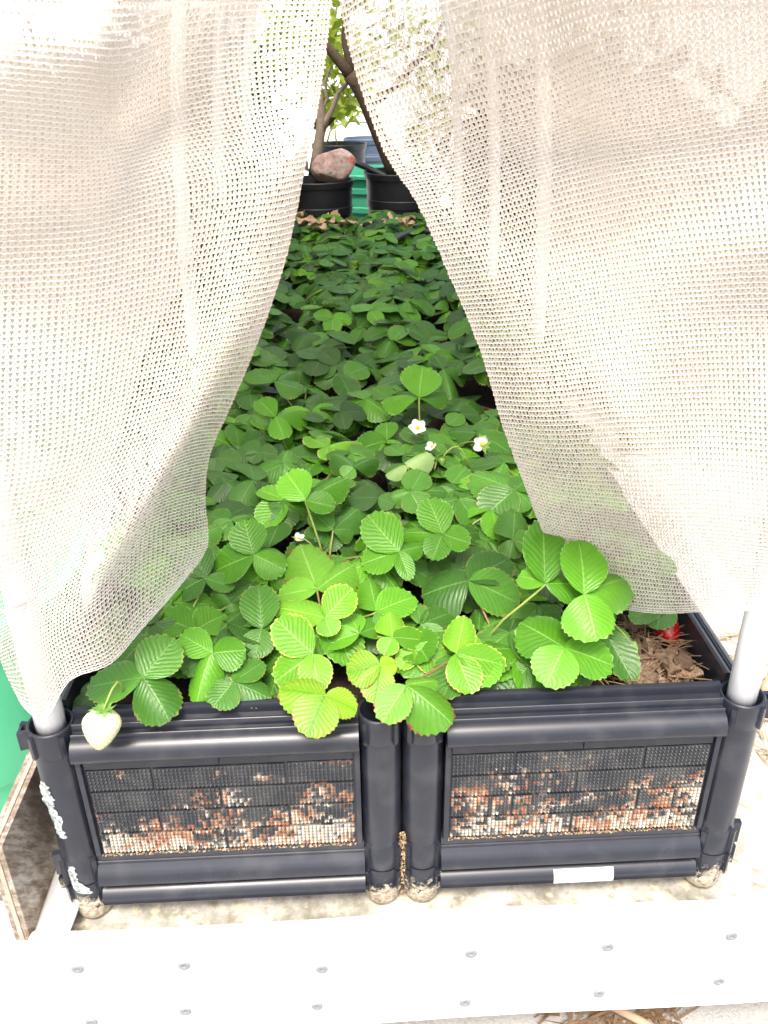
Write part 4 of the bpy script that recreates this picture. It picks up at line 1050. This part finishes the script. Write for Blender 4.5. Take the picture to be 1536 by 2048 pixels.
def limb(b, pts, r0, r1):
    n = len(pts); b.tube([np.asarray(p)+RNG.normal(0, .004, 3) for p in pts], [r0+(r1-r0)*i/(n-1) for i in range(n)], 9)
def crown(name, clumps, n, m, root, ls=(.03, .06)):
    V = []; F = []
    for q in range(n):
        c, r = random.choice(clumps); p = np.array(c)+RNG.normal(0, 1, 3)*r*.5
        d = unit(RNG.normal(0, 1, 3)+[0, 0, -.3]); e_ = unit(np.cross(d, RNG.normal(0, 1, 3))); l_ = random.uniform(*ls); k = len(V)
        V += [p, p+d*l_*.45+e_*l_*.26, p+d*l_, p+d*l_*.45-e_*l_*.26]; F.append((k, k+1, k+2, k+3))
    o = link(name, mesh_np(name, np.array(V)-np.array(root.location), np.array(F), [m])); o.parent = root; return o
# leaning dark tree in the right pot
tr = tag(empty('potted_tree', (.23, 3.6, .58)), 'leaning dark trunked tree forking above the right black pot', 'tree')
O = np.array(tr.location)
b = MB(); Y = 3.6
tp = [at_y(px, py, Y)-O for px, py in ((800, 352), (783, 322), (765, 285), (748, 245), (730, 200), (714, 168), (700, 148))]
b.tube(tp, [.058, .044, .037, .034, .033, .034, .036], 12)
limb(b, [at_y(px, py, Y)-O for px, py in ((702, 152), (685, 130), (665, 105), (648, 85), (620, 50), (590, 0), (570, -60))], .027, .012)
limb(b, [at_y(px, py, Y+.03)-O for px, py in ((703, 156), (697, 120), (692, 80), (690, 30), (700, -60))], .024, .012)
limb(b, [at_y(px, py, Y)-O for px, py in ((735, 215), (780, 180), (830, 130), (870, 90), (900, 20))], .02, .008)
b.build('trunk', BARK, tr, smooth=True)
crown('crown', [(at_y(px, py, Y+random.uniform(-.2, .5)), r) for px, py, r in ((560, 90, .14), (600, 20, .16), (680, 0, .18), (780, 60, .18), (850, 130, .16), (870, 220, .13), (830, 280, .1), (920, 60, .16), (700, -60, .2))], 620, TREELEAF, tr, (.05, .09))
# pale trunk tree at left
t2 = tag(empty('slender_tree', (-.14, 3.62, .55)), 'slender grey trunked tree with sparse yellow green leaves behind the rock', 'tree'); O = np.array(t2.location)
b = MB(); Y = 3.66
b.tube([at_y(px, py, Y)-O for px, py in ((628, 352), (634, 310), (640, 270), (643, 230), (640, 190), (632, 140), (625, 80))], [.030, .026, .024, .022, .016, .013, .010], 10)
limb(b, [at_y(px, py, Y)-O for px, py in ((642, 262), (652, 240), (662, 218), (676, 185), (692, 165), (705, 150))], .016, .007)
limb(b, [at_y(px, py, Y)-O for px, py in ((641, 240), (647, 215), (655, 195), (650, 160), (660, 130))], .012, .005)
b.build('trunk', BARK2, t2, smooth=True)
crown('crown', [(at_y(px, py, Y+random.uniform(.2, 1.2)), r) for px, py, r in ((668, 60, .10), (680, 120, .08), (655, 190, .09), (690, 190, .10), (700, 215, .08), (640, 120, .12), (600, 150, .14), (560, 60, .14), (720, 130, .12), (665, 225, .06), (675, 90, .08))], 560, TREELEAF, t2, (.05, .085))
for pts_, lb in ((((652, 290), (660, 262), (672, 248), (700, 243), (740, 246)), 'thin green shoot arching over from the rear pot rim'), (((672, 292), (671, 270), (669, 240)), 'thin straight upright shoot in the rear pot')):
    b = MB(); limb(b, [at_y(px, py, 4.7) for px, py in pts_], .006, .004); tag(b.build('plant_shoot', STEM, smooth=True), lb, 'shoot')
# dull shrubs outside both sides and a tree row in front of the far wall
for kx, (sx, sy, hh) in enumerate([(1.16, 1.75, .8), (.95, 2.3, .95), (1.05, 2.75, 1.0), (.82, 3.4, 1.0), (-.80, 1.75, .85), (-.86, 2.2, 1.0), (-.82, 2.95, 1.05), (-.62, 3.66, 1.2)]):
    r = tag(empty('shrub', (sx, sy, 0)), ['low dark shrub nearest the right hem of the cover', 'dark shrub beside the right hem of the cover', 'taller dark shrub between the right hand pots', 'dark shrub beyond the right hand pots', 'dark shrub nearest the left side of the bed', 'dark shrub between the left hand pots', 'tall dark shrub beyond the left hand pots', 'dark shrub at the far left end of the bed'][kx], 'shrub', 'dark shrubs along the bed')
    b = MB(); b.tube([(0, 0, 0), (.02, 0, hh*.4), (-.01, .02, hh*.8)], [.018, .014, .006], 8); b.build('stem', BARK2, r, smooth=True)
    crown('crown', [((sx, sy, hh*.3), .28), ((sx, sy, hh*.6), .3), ((sx-.05, sy, hh*.85), .22), ((sx, sy+.15, hh*.5), .26)], 2600, SHRUBLEAF, r, (.09, .16))
for nm, loc, cl, n, m, lb in [
  ('potted_shrub', (1.0, 2.0, .36), [((1.0, 2.0, .62), .26), ((.9, 2.1, .8), .2)], 260, SHRUBLEAF, 'dull green shrub in the pot outside the right hem'),
  ('potted_shrub', (.98, 2.9, .40), [((.98, 2.9, .7), .28), ((.9, 2.8, .95), .2)], 260, SHRUBLEAF, 'dull green shrub in the pot beyond the right side'),
  ('potted_shrub', (-.95, 2.5, .44), [((-.95, 2.5, .75), .28), ((-.85, 2.4, 1.0), .2)], 260, SHRUBLEAF, 'dull green shrub in the pot outside the left hem'),
  ('potted_shrub', (-.9, 3.3, .44), [((-.9, 3.3, .75), .28), ((-.8, 3.3, 1.0), .22)], 260, SHRUBLEAF, 'dull green shrub in the pot beyond the left side')]:
    r = tag(empty(nm, loc), lb, 'shrub', 'potted shrubs beside the bed'); b = MB(); b.tube([(0, 0, 0), (.02, 0, .2), (-.01, .02, .4)], [.016, .013, .006], 8); b.build('stem', BARK2, r, smooth=True)
    crown('crown', cl, n, m, r, (.05, .1))
sc.render.film_transparent = False
